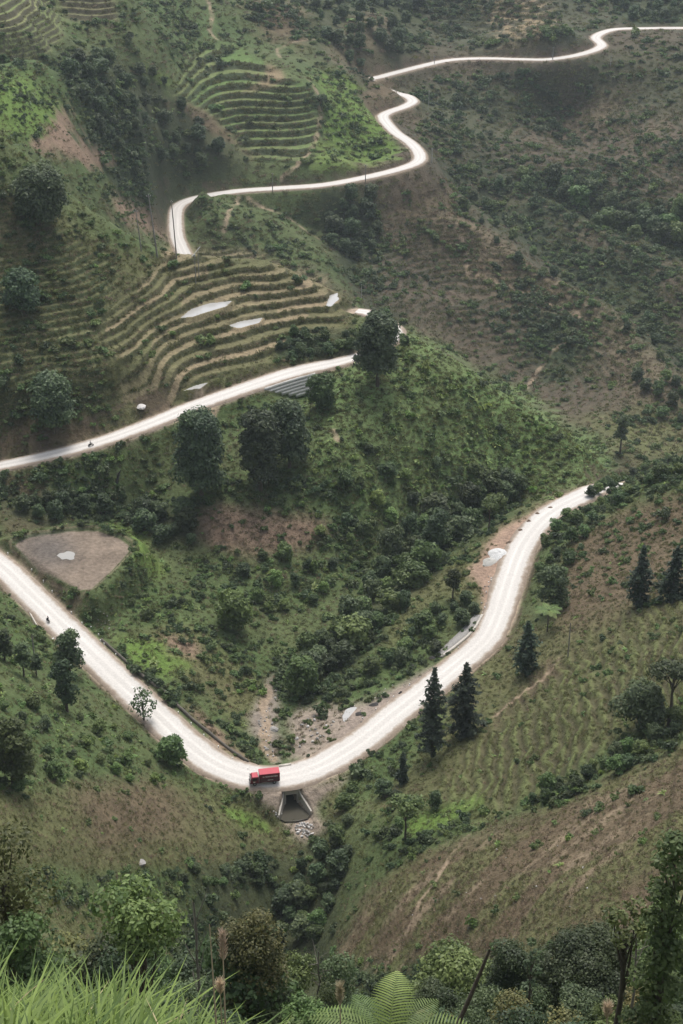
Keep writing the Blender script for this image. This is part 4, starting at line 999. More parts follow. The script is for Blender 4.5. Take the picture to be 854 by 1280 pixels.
grove([(385, 0), (530, 0), (500, 60), (470, 90), (430, 80), (395, 40)], 34, 12, 9, ['dark'], 'forest_tree', 'dark tree in the wood above the far road at top', 'trees of the wood at top', False)
grove([(690, 228), (854, 275), (854, 315), (790, 300), (690, 262)], 22, 13, 10, ['dark', 'dark', 'mid'], 'far_tree', 'dark tree in the far ravine on the brown right hillside', 'trees of the far right ravine', False)
grove([(405, 255), (465, 250), (475, 310), (430, 335), (408, 300)], 16, 12, 8, ['dark'], 'far_tree', 'dark tree in the hollow below the far road', 'trees in the hollow below the far road', False)
grove([(650, 215), (700, 225), (690, 250), (600, 235)], 6, 14, 7, ['dark', 'mid'], 'far_tree', 'dark tree near the head of the far brown ravine', 'trees at the head of the far ravine', False)
grove([(760, 5), (854, 3), (854, 25), (790, 26)], 14, 10, 9, ['dark'], 'far_tree', 'dark tree above the far road in the top right corner', 'trees in the top right corner', False)
grove([(780, 480), (854, 470), (854, 540), (810, 520)], 9, 14, 6, ['dark', 'mid'], 'far_tree', 'dark tree on the far slope at the right edge', 'trees on the far slope at right', False)
grove([(560, 250), (600, 250), (690, 330), (760, 385), (850, 450), (850, 470), (740, 400), (640, 330)], 18, 14, 5, ['dark', 'mid'], 'far_shrub', 'dark shrub along the crest of the far brown spur', 'shrubs on the far brown spur', False, 'shrub')

# tree fern by the right road
p = hit(684, 790); H, W = size_at(p, 26, 38)
e = empty('tree_fern', p); tag(e, 'pale green tree fern with an umbrella of fronds beside the right road', 'tree fern')
link('trunk', mesh_np('trunk', *tube_np([(0, 0, -.5), (.05, 0, H * .5), (0, .1, H)], [.2, .16, .14]), True), M_BARK, e)
FERN_TREE = (e, H, W)

# ------------------------------------------------------------------ plants on the near hillside under the viewpoint
def place_top(px, py, Hwant, dmin=25, dmax=190):
    best = None
    for D_ in np.arange(dmin, dmax, 1.0):
        q = at_d(px, py, D_); g = float(gz(q[0], q[1])); h = q[2] - g
        if h > .3 and (best is None or abs(h - Hwant) < abs(best[1] - Hwant)): best = ((q[0], q[1], g), h)
    return best
def near_tree(name, px, top, wpx, hwant, mat, label, seed, leaf=.3, trunk=.35, nl=14, dens=.7, shape='dome', gap=.3, cat='tree', dmin=75, dmax=190, bark=None, rs=.6):
    b = place_top(px, top, hwant, dmin, dmax)
    if b is None: print('no place', name, px); return
    p, H = b; _, W = size_at(p, 1, wpx)
    cr, tk = broad_tree(seed, H, W, mat, leaf=leaf, trunk=trunk, nl=nl, dens=dens, shape=shape, gap=gap, bark=bark, rs=rs)
    return tree_thing(name, cr, tk, p, label, cat)
near_tree('spreading_tree', 172, 1100, 122, 8, M_YOUNG, 'spreading bright green tree with forked trunk above the tall grass', 801, .15, .42, 17, .42, 'flat', .4)
near_tree('sparse_tree', -6, 1030, 120, 11, M_LEAF_OLIVE, 'sparse tree reaching in from the left edge with bare grey limbs', 802, .125, .45, 14, .5, 'dome', .6)
near_tree('rusty_tree', 312, 1143, 92, 8, M_RUST, 'yellowish rusty leaved tree right of the spreading green tree', 803, .125, .45, 14, .6, 'dome', .5)
near_tree('leafy_bush', 20, 1130, 90, 6, M_LEAF_MID, 'dense green bush at the left edge above the tall grass', 804, .14, .1, 14, .9, 'dome', .1, 'bush')
near_tree('vine_thicket', 735, 1172, 130, 9, M_LEAF_DARK, 'wide dark mound of vine covered trees at lower right', 805, .14, .05, 26, .9, 'dome', .1, 'thicket')
near_tree('vine_thicket', 640, 1180, 70, 8, M_LEAF_DARK, 'narrow vine draped clump left of the wide vine mound', 806, .14, .05, 16, .9, 'narrow', .1, 'thicket')
near_tree('broad_leaved_tree', 572, 1200, 110, 7, M_LEAF_MID, 'tree with broad glossy leaves just right of the big fern', 807, .24, .2, 16, .8, 'dome', .2)
near_tree('edge_tree', 852, 1012, 74, 14, M_LEAF_MID, 'bright green dense tree at the right edge of the photo', 808, .14, .04, 26, .9, 'dome', .1, dmin=70)
near_tree('edge_tree', 845, 1150, 110, 8, M_LEAF_MID, 'leafy dark green tree in the lower right corner', 809, .14, .03, 26, .9, 'dome', .15)
near_tree('sapling', 790, 1112, 70, 10, M_LEAF_OLIVE, 'thin feathery sapling behind the vine mound', 810, .14, .45, 10, .45, 'flat', .5)
near_tree('sapling', 668, 1165, 30, 6, M_LEAF_DARK, 'little dark sapling at the edge of the brown field', 811, .14, .2, 7, .6, 'narrow', .3)
k = 0
for poly, n, gap, kind, lab, grp in (
    ([(240, 1175), (330, 1165), (420, 1195), (560, 1225), (560, 1290), (240, 1290)], 20, 26, (M_LEAF_DARK, M_LEAF_MID, M_LEAF_DARK, M_RUST), 'shaded green bush among the dense bushes above the big fern', 'dense bushes at the bottom of the photo'),
    ([(560, 1215), (660, 1235), (760, 1220), (870, 1180), (870, 1300), (560, 1300)], 24, 24, (M_LEAF_DARK, M_LEAF_MID, M_LEAF_DARK), 'dark green bush in the tangle at lower right', 'dark bushes at lower right'),
    ([(-10, 1150), (60, 1165), (250, 1180), (250, 1260), (-10, 1260)], 13, 26, (M_LEAF_DARK, M_LEAF_MID), 'dark green bush behind the tall grass', 'bushes behind the tall grass')):
    for q in in_poly_points(poly, n, gap):
        b = place_top(q[0], q[1], 4.0, 70, 165)
        if b is None: continue
        p, H = b; k += 1
        if ('near', k % 9) not in PROTO:
            mt = kind[(k % 9) % len(kind)]
            PROTO['near', k % 9] = broad_tree(850 + k, 5, 4.6, mt, leaf=.15, trunk=.12, nl=(13, 9, 16)[k % 3], dens=.5, gap=.4, shape=('dome', 'narrow', 'flat')[k % 3])
        cr, tk = PROTO['near', k % 9][:2]
        tree_thing('near_bush', cr, tk, p, lab, 'bush', grp, GR.uniform(0, 6.28), (max(.5, H / 5) * GR.uniform(.8, 1.1),) * 2 + (H / 5,))
def bare_tree(px, top, hw, wpx, label, seed, lean=(0, 0)):
    p, H = place_top(px, top, hw, 85, 170); rng = np.random.default_rng(seed)
    _, W = size_at(p, 1, wpx)
    e = empty('bare_tree', p); tag(e, label, 'tree')
    spine = np.array([(lean[0] * t * t, lean[1] * t, H * t) for t in np.linspace(0, 1, 7)]) + rng.normal(0, .05, (7, 3)); spine[0] = (0, 0, -.4)
    link('trunk', mesh_np('trunk', *tube_np(spine, np.linspace(.12, .05, 7), 6), True), M_PALEBARK, e)
    for i in range(9):
        t = .35 + .6 * i / 9; b0 = np.array([np.interp(t, np.linspace(0, 1, 7), spine[:, c_]) for c_ in range(3)]); a = i * 2.4
        tip = b0 + np.array([math.cos(a) * W * .5, math.sin(a) * W * .5, H * .22]) * rng.uniform(.5, 1)
        s = np.linspace(0, 1, 5)[:, None]; m = (b0 + tip) / 2 + [0, 0, -.15]
        parts = [tube_np(b0 * (1 - s) ** 2 + 2 * m * s * (1 - s) + tip * s * s, np.linspace(.04, .012, 5), 4)]
        for q in (.5, .75):
            c0 = b0 * (1 - q) ** 2 + 2 * m * q * (1 - q) + tip * q * q
            parts.append(tube_np([c0, c0 + rng.normal(0, .25, 3) * W * .4 + [0, 0, .3]], [.02, .006], 3))
        link('branch', mesh_np('branch', *merge(parts), True), M_PALEBARK, e)
bare_tree(243, 1128, 6, 40, 'leafless grey sapling with forked twigs left of the rusty tree', 1)
bare_tree(806, 1140, 9, 70, 'bare dark branching trunk rising through the bushes at lower right', 2, (-.6, 0))
bare_tree(398, 1190, 6, 60, 'dead twiggy tree above the dense bushes near the ravine', 3)
# leaning dead stick by the broad-leaved tree
p, H = place_top(612, 1188, 6, 35, 120)
st = link('dead_pole', mesh_np('dead_pole', *tube_np([(-2.2, -.4, -2.0), (-1.0, -.2, H * .45), (-.4, 0, H * .75), (0, 0, H)], [.09, .075, .06, .04]), True), M_BARK, None, p)
tag(st, 'broken dead stem leaning to the right beside the broad leaved tree', 'dead stem')

# tall grass by the viewpoint
rng = np.random.default_rng(40)
parts, tints = [], []
nb = 0
def blades(n, pxr, pyr, hr, dr, wd):
    pos = []
    while len(pos) < n:
        px = rng.uniform(*pxr); D_ = rng.uniform(*dr)
        f = (px - pxr[0]) / (pxr[1] - pxr[0])
        q = at_d(px, rng.uniform(*pyr), D_)
        pos.append((q[0], q[1], float(gz(q[0], q[1])) - .05))
    root = np.array(pos); a = rng.uniform(0, 6.28, n); le = rng.uniform(.15, 1.45, n); l = rng.uniform(*hr, n)
    s = np.linspace(0, 1, 8); d = np.stack([np.cos(a), np.sin(a)], -1)
    P = np.zeros((n, 8, 3)); P[..., :2] = root[:, None, :2] + d[:, None] * (le[:, None] * s ** 2.0 * l[:, None])[..., None]
    P[..., 2] = root[:, None, 2] + (s - .42 * le[:, None] * s ** 2.4) * l[:, None]
    side = np.stack([-d[:, 1], d[:, 0], rng.normal(0, .3, n)], -1)
    V, F = strip(P, wd * np.array([.5, .8, 1, 1, .95, .8, .5, .05]), side)
    parts.append((V, F)); tints.append(np.repeat(rng.uniform(0, 1, n) ** 1.1, 7))
blades(3300, (-70, 165), (1235, 1335), (.55, 1.18), (12.5, 20), .017)
blades(1200, (130, 255), (1265, 1340), (.5, 1.0), (12.5, 20), .016)
blades(140, (240, 330), (1300, 1350), (.5, 1.0), (12.5, 18), .014)
tg = link('tall_grass', fmesh('tall_grass', parts, tints, M_TALL)); tg['kind'] = 'stuff'
parts, tints = [], []
blades(110, (-60, 270), (1245, 1330), (.5, 1.1), (12.5, 19), .010)
tg = link('dead_grass', fmesh('dead_grass', parts, tints, leaf_material('straw_blade', (.26, .20, .11), (.5, .42, .24), .7, .2))); tg['kind'] = 'stuff'
# dry seed plumes standing above the grass
M_STALK = plain('straw_stalk', (.34, .27, .17), .8, var=.2, scale=8)
M_PLUME = leaf_material('straw_plume', (.38, .30, .20), (.62, .52, .38), .8, .3)
def plume(px, top, bot, D_, plume_px, label, lean=0.0):
    t_ = at_d(px, top, D_); b_ = at_d(px + lean, bot, D_); g = float(gz(b_[0], b_[1]))
    base = np.array([b_[0], b_[1], g]); tip = t_ - base
    e = empty('seed_plume', base); tag(e, label, 'grass plume')
    link('stalk', mesh_np('stalk', *tube_np([(0, 0, -.1), tip * .5 + [0.01, 0, 0], tip], [.011, .009, .004], 5), True), M_STALK, e)
    if plume_px:
        L_ = plume_px * D_ / FOC; n = 260; r_ = np.random.default_rng(int(px)); s = r_.uniform(0, 1, n)
        p = tip + np.outer(-s * L_, [0, 0, 1]); d = unit(n, r_) * .5 + [0, 0, 1]; d /= np.linalg.norm(d, axis=1)[:, None]
        w_ = .05 * np.sin(np.pi * np.clip(s * .9 + .08, 0, 1))
        P = np.stack([p, p + d * .04 + unit(n, r_) * .2 * w_[:, None], p + d * .085 + unit(n, r_) * .35 * w_[:, None]], 1)
        V, F = strip(P, .0045 * np.array([1, .9, .2]), unit(n, r_))
        link('plume', fmesh('plume', [(V, F)], [np.repeat(r_.uniform(0, 1, n), 2)], M_PLUME), None, e)
plume(278, 1168, 1290, 14, 42, 'tall dry stalk with a feathery straw plume beside the tall bare stalk')
plume(262, 1155, 1290, 14.5, 0, 'bare dry stalk beside the feathery plume, the taller one without a plume', 8)
plume(275, 1232, 1290, 13, 16, 'short dry stalk between the two tall stalks')
plume(425, 1234, 1300, 14, 30, 'dry straw plume left of the big fern at the bottom edge')
plume(760, 1260, 1310, 13, 18, 'dry straw plume at the bottom edge below the vine mound')
# big fern at the bottom edge
def frond(L_, a, e, rng, npair=22, pw=.0105):
    s = np.linspace(0, 1, 14); ho = s * math.cos(e) + .12 * s ** 2; ve = s * math.sin(e) - .38 * s ** 2.3
    d = np.array([math.cos(a), math.sin(a), 0]); sp = (d[None] * ho[:, None] + np.array([0, 0, 1.])[None] * ve[:, None]) * L_
    sd = np.array([-d[1], d[0], 0]); parts = [tube_np(sp, np.linspace(.012, .003, 14), 4)]; nt_ = [np.full(len(parts[0][1]), .3)]
    P, S = [], []
    for i in range(npair):
        f = .12 + .87 * i / npair; b0 = np.array([np.interp(f, s, sp[:, c_]) for c_ in range(3)])
        f2 = min(1, f + .03); tg_ = np.array([np.interp(f2, s, sp[:, c_]) for c_ in range(3)]) - b0; tg_ /= np.linalg.norm(tg_) + 1e-9
        pl = L_ * .30 * math.sin(math.pi * min(1, (f * .86 + .16))) ** .8 + .01
        for sg in (-1, 1):
            dr_ = sd * sg * .93 + tg_ * .38; q = np.linspace(0, 1, 5)[:, None]
            P.append(b0 + dr_ * pl * q + np.array([0, 0, -.22]) * pl * q ** 2); S.append(tg_)
    V, F = strip(np.array(P), L_ * pw * np.array([.8, 1, .95, .7, .1]), np.array(S)); parts.append((V, F)); nt_.append(np.repeat(rng.uniform(.3, .9, len(P)), 4))
    return fmesh('frond', parts, nt_, M_FERN)
q = at_d(486, 1296, 27); fz = q[2]; base = (q[0], q[1], float(gz(q[0], q[1])) - .05)
e = empty('big_fern', base); tag(e, 'large bright green fern with arching fronds at the bottom edge of the photo', 'fern')
rng = np.random.default_rng(3); zc = fz - base[2]
link('trunk', mesh_np('trunk', *tube_np([(0, 0, -.3), (.04, 0, zc * .5), (0, 0, zc)], [.1, .08, .07]), True), M_BARK, e)
for a, el, L_ in ((80, .92, 1.3), (8, .42, 1.35), (38, .55, 1.1), (168, .5, 1.35), (128, .6, 1.0), (-24, .3, 1.25), (196, .3, 1.2), (265, .5, 1.0), (318, .25, 1.1), (150, .28, 1.3)):
    f = link('frond', frond(L_, R(a), el, rng), None, e); f.location = (0, 0, zc)

e, H, W = FERN_TREE; rng = np.random.default_rng(8)
for i in range(11):
    f = link('frond', frond(W * .52 * rng.uniform(.85, 1.1), i * 2.399, rng.uniform(.22, .5), rng, 16, .02), None, e); f.location = (0, .1, H)

for i, (px, py, h_) in enumerate(((468, 402, 3.6), (473, 404, 4.0), (479, 407, 4.2), (485, 410, 3.6), (476, 411, 3.0), (483, 415, 2.8), (466, 407, 3.0), (487, 419, 2.4), (503, 426, 2.4), (508, 430, 2.4))):
    cr, tk, _m = PROTO['mid' if i % 3 else 'dark', i % 4]; p = hit(px, py, 480)
    tree_thing('ridge_shrub', cr, tk, p, 'green shrub beside the hairpin at the tip of the ridge', 'shrub', 'shrubs at the ridge tip', i * 1.3, (h_ / 7,) * 3)

for i, (px, py, h_) in enumerate(((738, 622, 3.2), (746, 618, 3.6), (752, 613, 3.6), (759, 609, 3.2), (768, 605, 3.6), (778, 600, 3.2), (790, 596, 3.4), (805, 590, 3.2), (820, 584, 3.4), (838, 579, 3.2))):
    cr, tk, _m = PROTO['mid' if i % 3 else 'dark', i % 4]; p = hit(px, py, 380)
    tree_thing('skyline_shrub', cr, tk, p, 'green shrub on the skyline of the right hill above the hidden end of road', 'shrub', 'shrubs on the right hill skyline', i * 1.3, (h_ / 7,) * 3)
# ------------------------------------------------------------------ made things
M_CONC = plain('weathered_concrete', (.44, .41, .36), .85, var=.3, scale=1.5, bump=.3)
M_STONE = plain('grey_stone', (.26, .25, .235), .9, var=.4, scale=2.5, bump=.5)
M_WALLSTONE = plain('pale_grey_wall_stone', (.50, .49, .46), .9, var=.35, scale=2.5, bump=.4)
M_DARKSTONE = plain('dark_mossy_stone', (.095, .085, .07), .95, var=.4, scale=2.0, bump=.5)
M_PALEROCK = plain('pale_rock', (.50, .48, .46), .9, var=.25, scale=1.2, bump=.4)
M_SOIL = plain('brown_soil', (.15, .105, .075), .95, var=.35, scale=1.2, bump=.6)
M_BLACK = plain('dark_soil', (.045, .042, .04), .9, var=.3, scale=2, bump=.5)
M_WHITE = plain('white_paint', (.78, .77, .74), .7, var=.12, scale=5)
M_POLE = plain('weathered_pole', (.22, .205, .19), .85, var=.3, scale=3)
M_PALEPOLE = plain('pale_pole', (.38, .37, .35), .8, var=.2, scale=3)
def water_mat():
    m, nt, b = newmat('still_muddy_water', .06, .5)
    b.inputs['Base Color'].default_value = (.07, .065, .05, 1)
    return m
M_WATER = water_mat(); M_SKYWATER = water_mat(); M_SKYWATER.name = 'sky_pale_water'; M_SKYWATER.node_tree.nodes['Principled BSDF'].inputs['Base Color'].default_value = (.36, .355, .34, 1)  # second one: pale base colour stands in for bright sky mirrored in the water
def bm_box(bm, lo, hi, mat=0, bevel=0.0):
    r = bmesh.ops.create_cube(bm, size=1)
    for v in r['verts']: v.co = Vector([lo[i] + (v.co[i] + .5) * (hi[i] - lo[i]) for i in range(3)])
    fs = set(f for v in r['verts'] for f in v.link_faces)
    if bevel:
        res = bmesh.ops.bevel(bm, geom=list({e for v in r['verts'] for e in v.link_edges}), offset=bevel, segments=2, affect='EDGES', profile=.5)
        fs = set(f for f in res['faces']) | {f for f in fs if f.is_valid}
    for f in fs: f.material_index = mat
def bm_obj(name, bm, mats, parent=None, smooth=False):
    me = bpy.data.meshes.new(name)
    bmesh.ops.recalc_face_normals(bm, faces=bm.faces[:])
    bm.to_mesh(me); bm.free()
    for m in (mats if isinstance(mats, (list, tuple)) else [mats]): me.materials.append(m)
    if smooth:
        for p in me.polygons: p.use_smooth = True
    o = bpy.data.objects.new(name, me); COL.objects.link(o)
    if parent is not None: o.parent = parent
    return o
def box_obj(name, lo, hi, mat, parent=None, bevel=0.0):
    bm = bmesh.new(); bm_box(bm, lo, hi, 0, bevel); return bm_obj(name, bm, mat, parent)
def prism(name, prof, y0, y1, mat, parent=None, bevel=0.0):
    """profile in x,z pulled along y"""
    bm = bmesh.new(); a = [bm.verts.new((x, y0, z)) for x, z in prof]; b = [bm.verts.new((x, y1, z)) for x, z in prof]
    bm.faces.new(a); bm.faces.new(b[::-1]); n = len(prof)
    for i in range(n): bm.faces.new((a[i], b[i], b[(i + 1) % n], a[(i + 1) % n]))
    if bevel: bmesh.ops.bevel(bm, geom=bm.edges[:], offset=bevel, segments=2, affect='EDGES', profile=.5)
    return bm_obj(name, bm, mat, parent)
def wheel_meshes(r, w):
    bm = bmesh.new(); prof = [(r * .58, -w / 2), (r * .92, -w / 2), (r, -w * .32), (r, w * .32), (r * .92, w / 2), (r * .58, w / 2)]; n = 20; rings = []
    for k in range(n):
        t = 2 * math.pi * k / n; rings.append([bm.verts.new((math.cos(t) * a, b, math.sin(t) * a)) for a, b in prof])
    for k in range(n):
        for i in range(len(prof)):
            bm.faces.new((rings[k][i], rings[(k + 1) % n][i], rings[(k + 1) % n][(i + 1) % 6], rings[k][(i + 1) % 6]))
    ty = bpy.data.meshes.new('tyre'); bmesh.ops.recalc_face_normals(bm, faces=bm.faces[:]); bm.to_mesh(ty); bm.free()
    bm = bmesh.new(); bmesh.ops.create_cone(bm, cap_ends=True, segments=18, radius1=r * .58, radius2=r * .58, depth=w * .7, matrix=Matrix.Rotation(R(90), 4, 'X'))
    bmesh.ops.create_cone(bm, cap_ends=True, segments=10, radius1=r * .22, radius2=r * .22, depth=w * .95, matrix=Matrix.Rotation(R(90), 4, 'X'))
    ri = bpy.data.meshes.new('rim'); bm.to_mesh(ri); bm.free()
    return ty, ri

# ---- the red truck, nose towards -x before turning
M_RED = plain('crimson_paint', (.17, .011, .024), .45, var=.12, scale=1.5)
M_ROOFRED = plain('skylit_red_roof', (.40, .05, .07), .55, var=.15, scale=1.2)  # lighter, pinker red: light from above put into the roof colour
M_MAROON = plain('dark_maroon_panel', (.085, .022, .028), .45, var=.15, scale=2)
M_GLASS, _nt, _b = newmat('dark_glass', .05, .6); _b.inputs['Base Color'].default_value = (.02, .025, .03, 1)
M_TYRE = plain('black_rubber', (.02, .02, .02), .8, var=.2); M_RIM = plain('grey_steel', (.32, .32, .33), .45, .6, var=.1)
M_CHASSIS = plain('chassis_black', (.03, .03, .032), .6, var=.2); M_LAMP = plain('lamp_lens', (.75, .75, .72), .15, var=.05)
tp = at_z(331, 977.5, .25)
truck = empty('cargo_truck', (tp[0], tp[1], .22), R(10)); tag(truck, 'small red box truck on the bend of the white road above the culvert', 'truck')
box_obj('chassis', (-3.3, -.95, .55), (3.35, .95, .82), M_CHASSIS, truck, .03)
cab = prism('cab', [(-3.42, .62), (-1.5, .62), (-1.5, 2.35), (-2.95, 2.35), (-3.18, 2.1), (-3.42, 1.45)], -1.05, 1.05, M_RED, truck, .05)
box_obj('cab_roof', (-2.9, -.93, 2.352), (-1.6, .93, 2.42), M_ROOFRED, truck, .03)
bm = bmesh.new(); q_ = [(-3.455, -.92, 1.50), (-3.455, .92, 1.50), (-3.215, .86, 2.10), (-3.215, -.86, 2.10)]
vs = [bm.verts.new(v) for v in q_]; vb = [bm.verts.new((v[0] + .03, v[1], v[2])) for v in q_]
bm.faces.new(vs); bm.faces.new(vb[::-1])
for i in range(4): bm.faces.new((vs[i], vb[i], vb[(i + 1) % 4], vs[(i + 1) % 4]))
bm_obj('windshield', bm, M_GLASS, truck)
for sy in (-1, 1):
    y = sy * 1.062
    dr = prism('door', [(-3.05, .78), (-1.78, .78), (-1.78, 2.2), (-2.82, 2.2), (-3.05, 1.75)], min(y, y + sy * .03), max(y, y + sy * .03), M_RED, truck)
    y2 = sy * 1.098
    prism('window', [(-2.96, 1.52), (-1.9, 1.52), (-1.9, 2.12), (-2.78, 2.12), (-2.96, 1.74)], min(y2, y2 + sy * .012), max(y2, y2 + sy * .012), M_GLASS, dr)
    box_obj('handle', (-2.05, min(y2, y2 + sy * .03), 1.36), (-1.86, max(y2, y2 + sy * .03), 1.41), M_CHASSIS, dr)
    box_obj('emblem', (-2.75, min(y2, y2 + sy * .008), .98), (-2.3, max(y2, y2 + sy * .008), 1.22), M_WHITE, dr)
    box_obj('mirror', (-3.35, min(sy * 1.1, sy * 1.32), 1.62), (-3.26, max(sy * 1.1, sy * 1.32), 2.02), M_CHASSIS, truck, .02)
    box_obj('headlight', (-3.50, min(sy * .55, sy * .92), .86), (-3.42, max(sy * .55, sy * .92), 1.08), M_LAMP, truck, .02)
box_obj('grille', (-3.46, -.5, .84), (-3.42, .5, 1.22), M_CHASSIS, truck)
box_obj('bumper', (-3.58, -1.02, .5), (-3.44, 1.02, .74), M_CHASSIS, truck, .03)
cb = box_obj('cargo_box', (-1.28, -1.12, .84), (3.42, 1.12, 3.02), M_RED, truck, .03)
box_obj('roof', (-1.30, -1.14, 3.022), (3.44, 1.14, 3.10), M_ROOFRED, cb, .02)
for sy in (-1, 1):
    y = sy * 1.122
    box_obj('lower_panel', (-1.2, min(y, y + sy * .012), 1.0), (3.34, max(y, y + sy * .012), 1.92), M_MAROON, cb)
    # two lines of white letters, too far away to read: only their strokes
    bm = bmesh.new(); r_ = random.Random(4); x = -.55
    while x < 2.75:
        wd = r_.choice((.13, .17, .2)); y3 = sy * 1.124
        a_, b_ = min(y3, y3 + sy * .01), max(y3, y3 + sy * .01)
        bm_box(bm, (x, a_, 2.14), (x + .05, b_, 2.46)); bm_box(bm, (x + wd - .045, a_, 2.14), (x + wd, b_, 2.46)); bm_box(bm, (x + .05, a_, r_.choice((2.14, 2.28, 2.41))), (x + wd - .045, b_, r_.choice((2.33, 2.46, 2.46))))
        x += wd + .06 + (.12 if r_.random() < .15 else 0)
    bm_obj('lettering', bm, M_WHITE, cb)
    bm = bmesh.new(); x = .62
    while x < 1.75:
        y3 = sy * 1.136; a_, b_ = min(y3, y3 + sy * .01), max(y3, y3 + sy * .01)
        bm_box(bm, (x, a_, 1.18), (x + .05, b_, 1.46)); bm_box(bm, (x + .05, a_, r_.choice((1.18, 1.3, 1.4))), (x + .13, b_, 1.46)); x += .18
    bm_obj('lettering', bm, M_WHITE, cb)
for x in (.4, 1.95): box_obj('rear_door', (3.424, -1.05 if x < 1 else .01, .9), (3.45, -.01 if x < 1 else 1.05, 2.95), M_RED, cb)
for x in (-2.42, 2.15):
    for sy in (-1, 1):
        ty, ri = wheel_meshes(.44, .3 if x < 0 else .46)
        wh = link('wheel', ty, M_TYRE, truck, (x, sy * (.92 if x < 0 else .86), .44)); link('rim', ri, M_RIM, wh)
    box_obj('mudguard', (x - .55, -1.04, .90) if x > 0 else (x - .5, -1.0, .9), (x + .55, 1.04, .935) if x > 0 else (x + .5, 1.0, .93), M_CHASSIS, truck)
box_obj('fuel_tank', (-.6, -1.0, .38), (.5, -.6, .78), M_RIM, truck, .06)

# ---- motorbikes and their riders
M_CLOTH = plain('dark_jacket', (.025, .028, .04), .85, var=.2); M_TROUS = plain('dark_trousers', (.035, .033, .035), .85, var=.2); M_SKIN = plain('skin', (.36, .21, .14), .55, var=.08)
M_BIKE = plain('black_bike_paint', (.02, .02, .025), .3, var=.1); M_HELM = plain('helmet_shell', (.06, .06, .08), .25, var=.1)
def skin_body():
    J = {'pel': (0, 0, .86, .15), 'wst': (.05, 0, 1.08, .135), 'chs': (.1, 0, 1.3, .16), 'nck': (.14, 0, 1.48, .06), 'hd': (.17, 0, 1.58, .085), 'hd2': (.18, 0, 1.68, .095), 'top': (.17, 0, 1.76, .06)}
    E = [('pel', 'wst'), ('wst', 'chs'), ('chs', 'nck'), ('nck', 'hd'), ('hd', 'hd2'), ('hd2', 'top')]
    for s, n in ((-1, 'r'), (1, 'l')):
        J['sh' + n] = (.1, s * .19, 1.38, .075); J['el' + n] = (.28, s * .28, 1.17, .05); J['wr' + n] = (.52, s * .3, 1.08, .036); J['ha' + n] = (.61, s * .3, 1.07, .04)
        J['hip' + n] = (.06, s * .11, .84, .1); J['kn' + n] = (.42, s * .16, .74, .07); J['an' + n] = (.28, s * .17, .36, .045); J['to' + n] = (.46, s * .18, .31, .035)
        E += [('chs', 'sh' + n), ('sh' + n, 'el' + n), ('el' + n, 'wr' + n), ('wr' + n, 'ha' + n), ('pel', 'hip' + n), ('hip' + n, 'kn' + n), ('kn' + n, 'an' + n), ('an' + n, 'to' + n)]
    ks = list(J); me = bpy.data.meshes.new('person'); me.from_pydata([J[k][:3] for k in ks], [(ks.index(a), ks.index(b)) for a, b in E], [])
    tmp = bpy.data.objects.new('person', me); COL.objects.link(tmp); tmp.modifiers.new('skin', 'SKIN')
    sv = me.skin_vertices[0].data
    for i, k in enumerate(ks): sv[i].radius = (J[k][3],) * 2; sv[i].use_root = (k == 'pel')
    sb = tmp.modifiers.new('sub', 'SUBSURF'); sb.levels = sb.render_levels = 1
    dg = bpy.context.evaluated_depsgraph_get(); out = bpy.data.meshes.new_from_object(tmp.evaluated_get(dg)); bpy.data.objects.remove(tmp)
    out.name = 'person'
    out.materials.clear()
    for m in (M_CLOTH, M_TROUS, M_SKIN): out.materials.append(m)
    for p in out.polygons:
        c = p.center; p.use_smooth = True
        p.material_index = 2 if (c.z > 1.5 or (c.x > .55 and c.z > 1.0)) else (1 if c.z < .95 and not (c.x > .5 and c.z > 1) else 0)
    return out
def helmet_mesh():
    bm = bmesh.new(); bmesh.ops.create_uvsphere(bm, u_segments=14, v_segments=10, radius=.145)
    bmesh.ops.delete(bm, geom=[v for v in bm.verts if v.co.z < -.075], context='VERTS')
    bmesh.ops.delete(bm, geom=[v for v in bm.verts if v.co.x > .07 and v.co.z < .03], context='VERTS')
    me = bpy.data.meshes.new('helmet'); bm.to_mesh(me); bm.free(); me.materials.append(M_HELM); return me
BODY, HELM = skin_body(), helmet_mesh()
BT, BR = wheel_meshes(.29, .1)
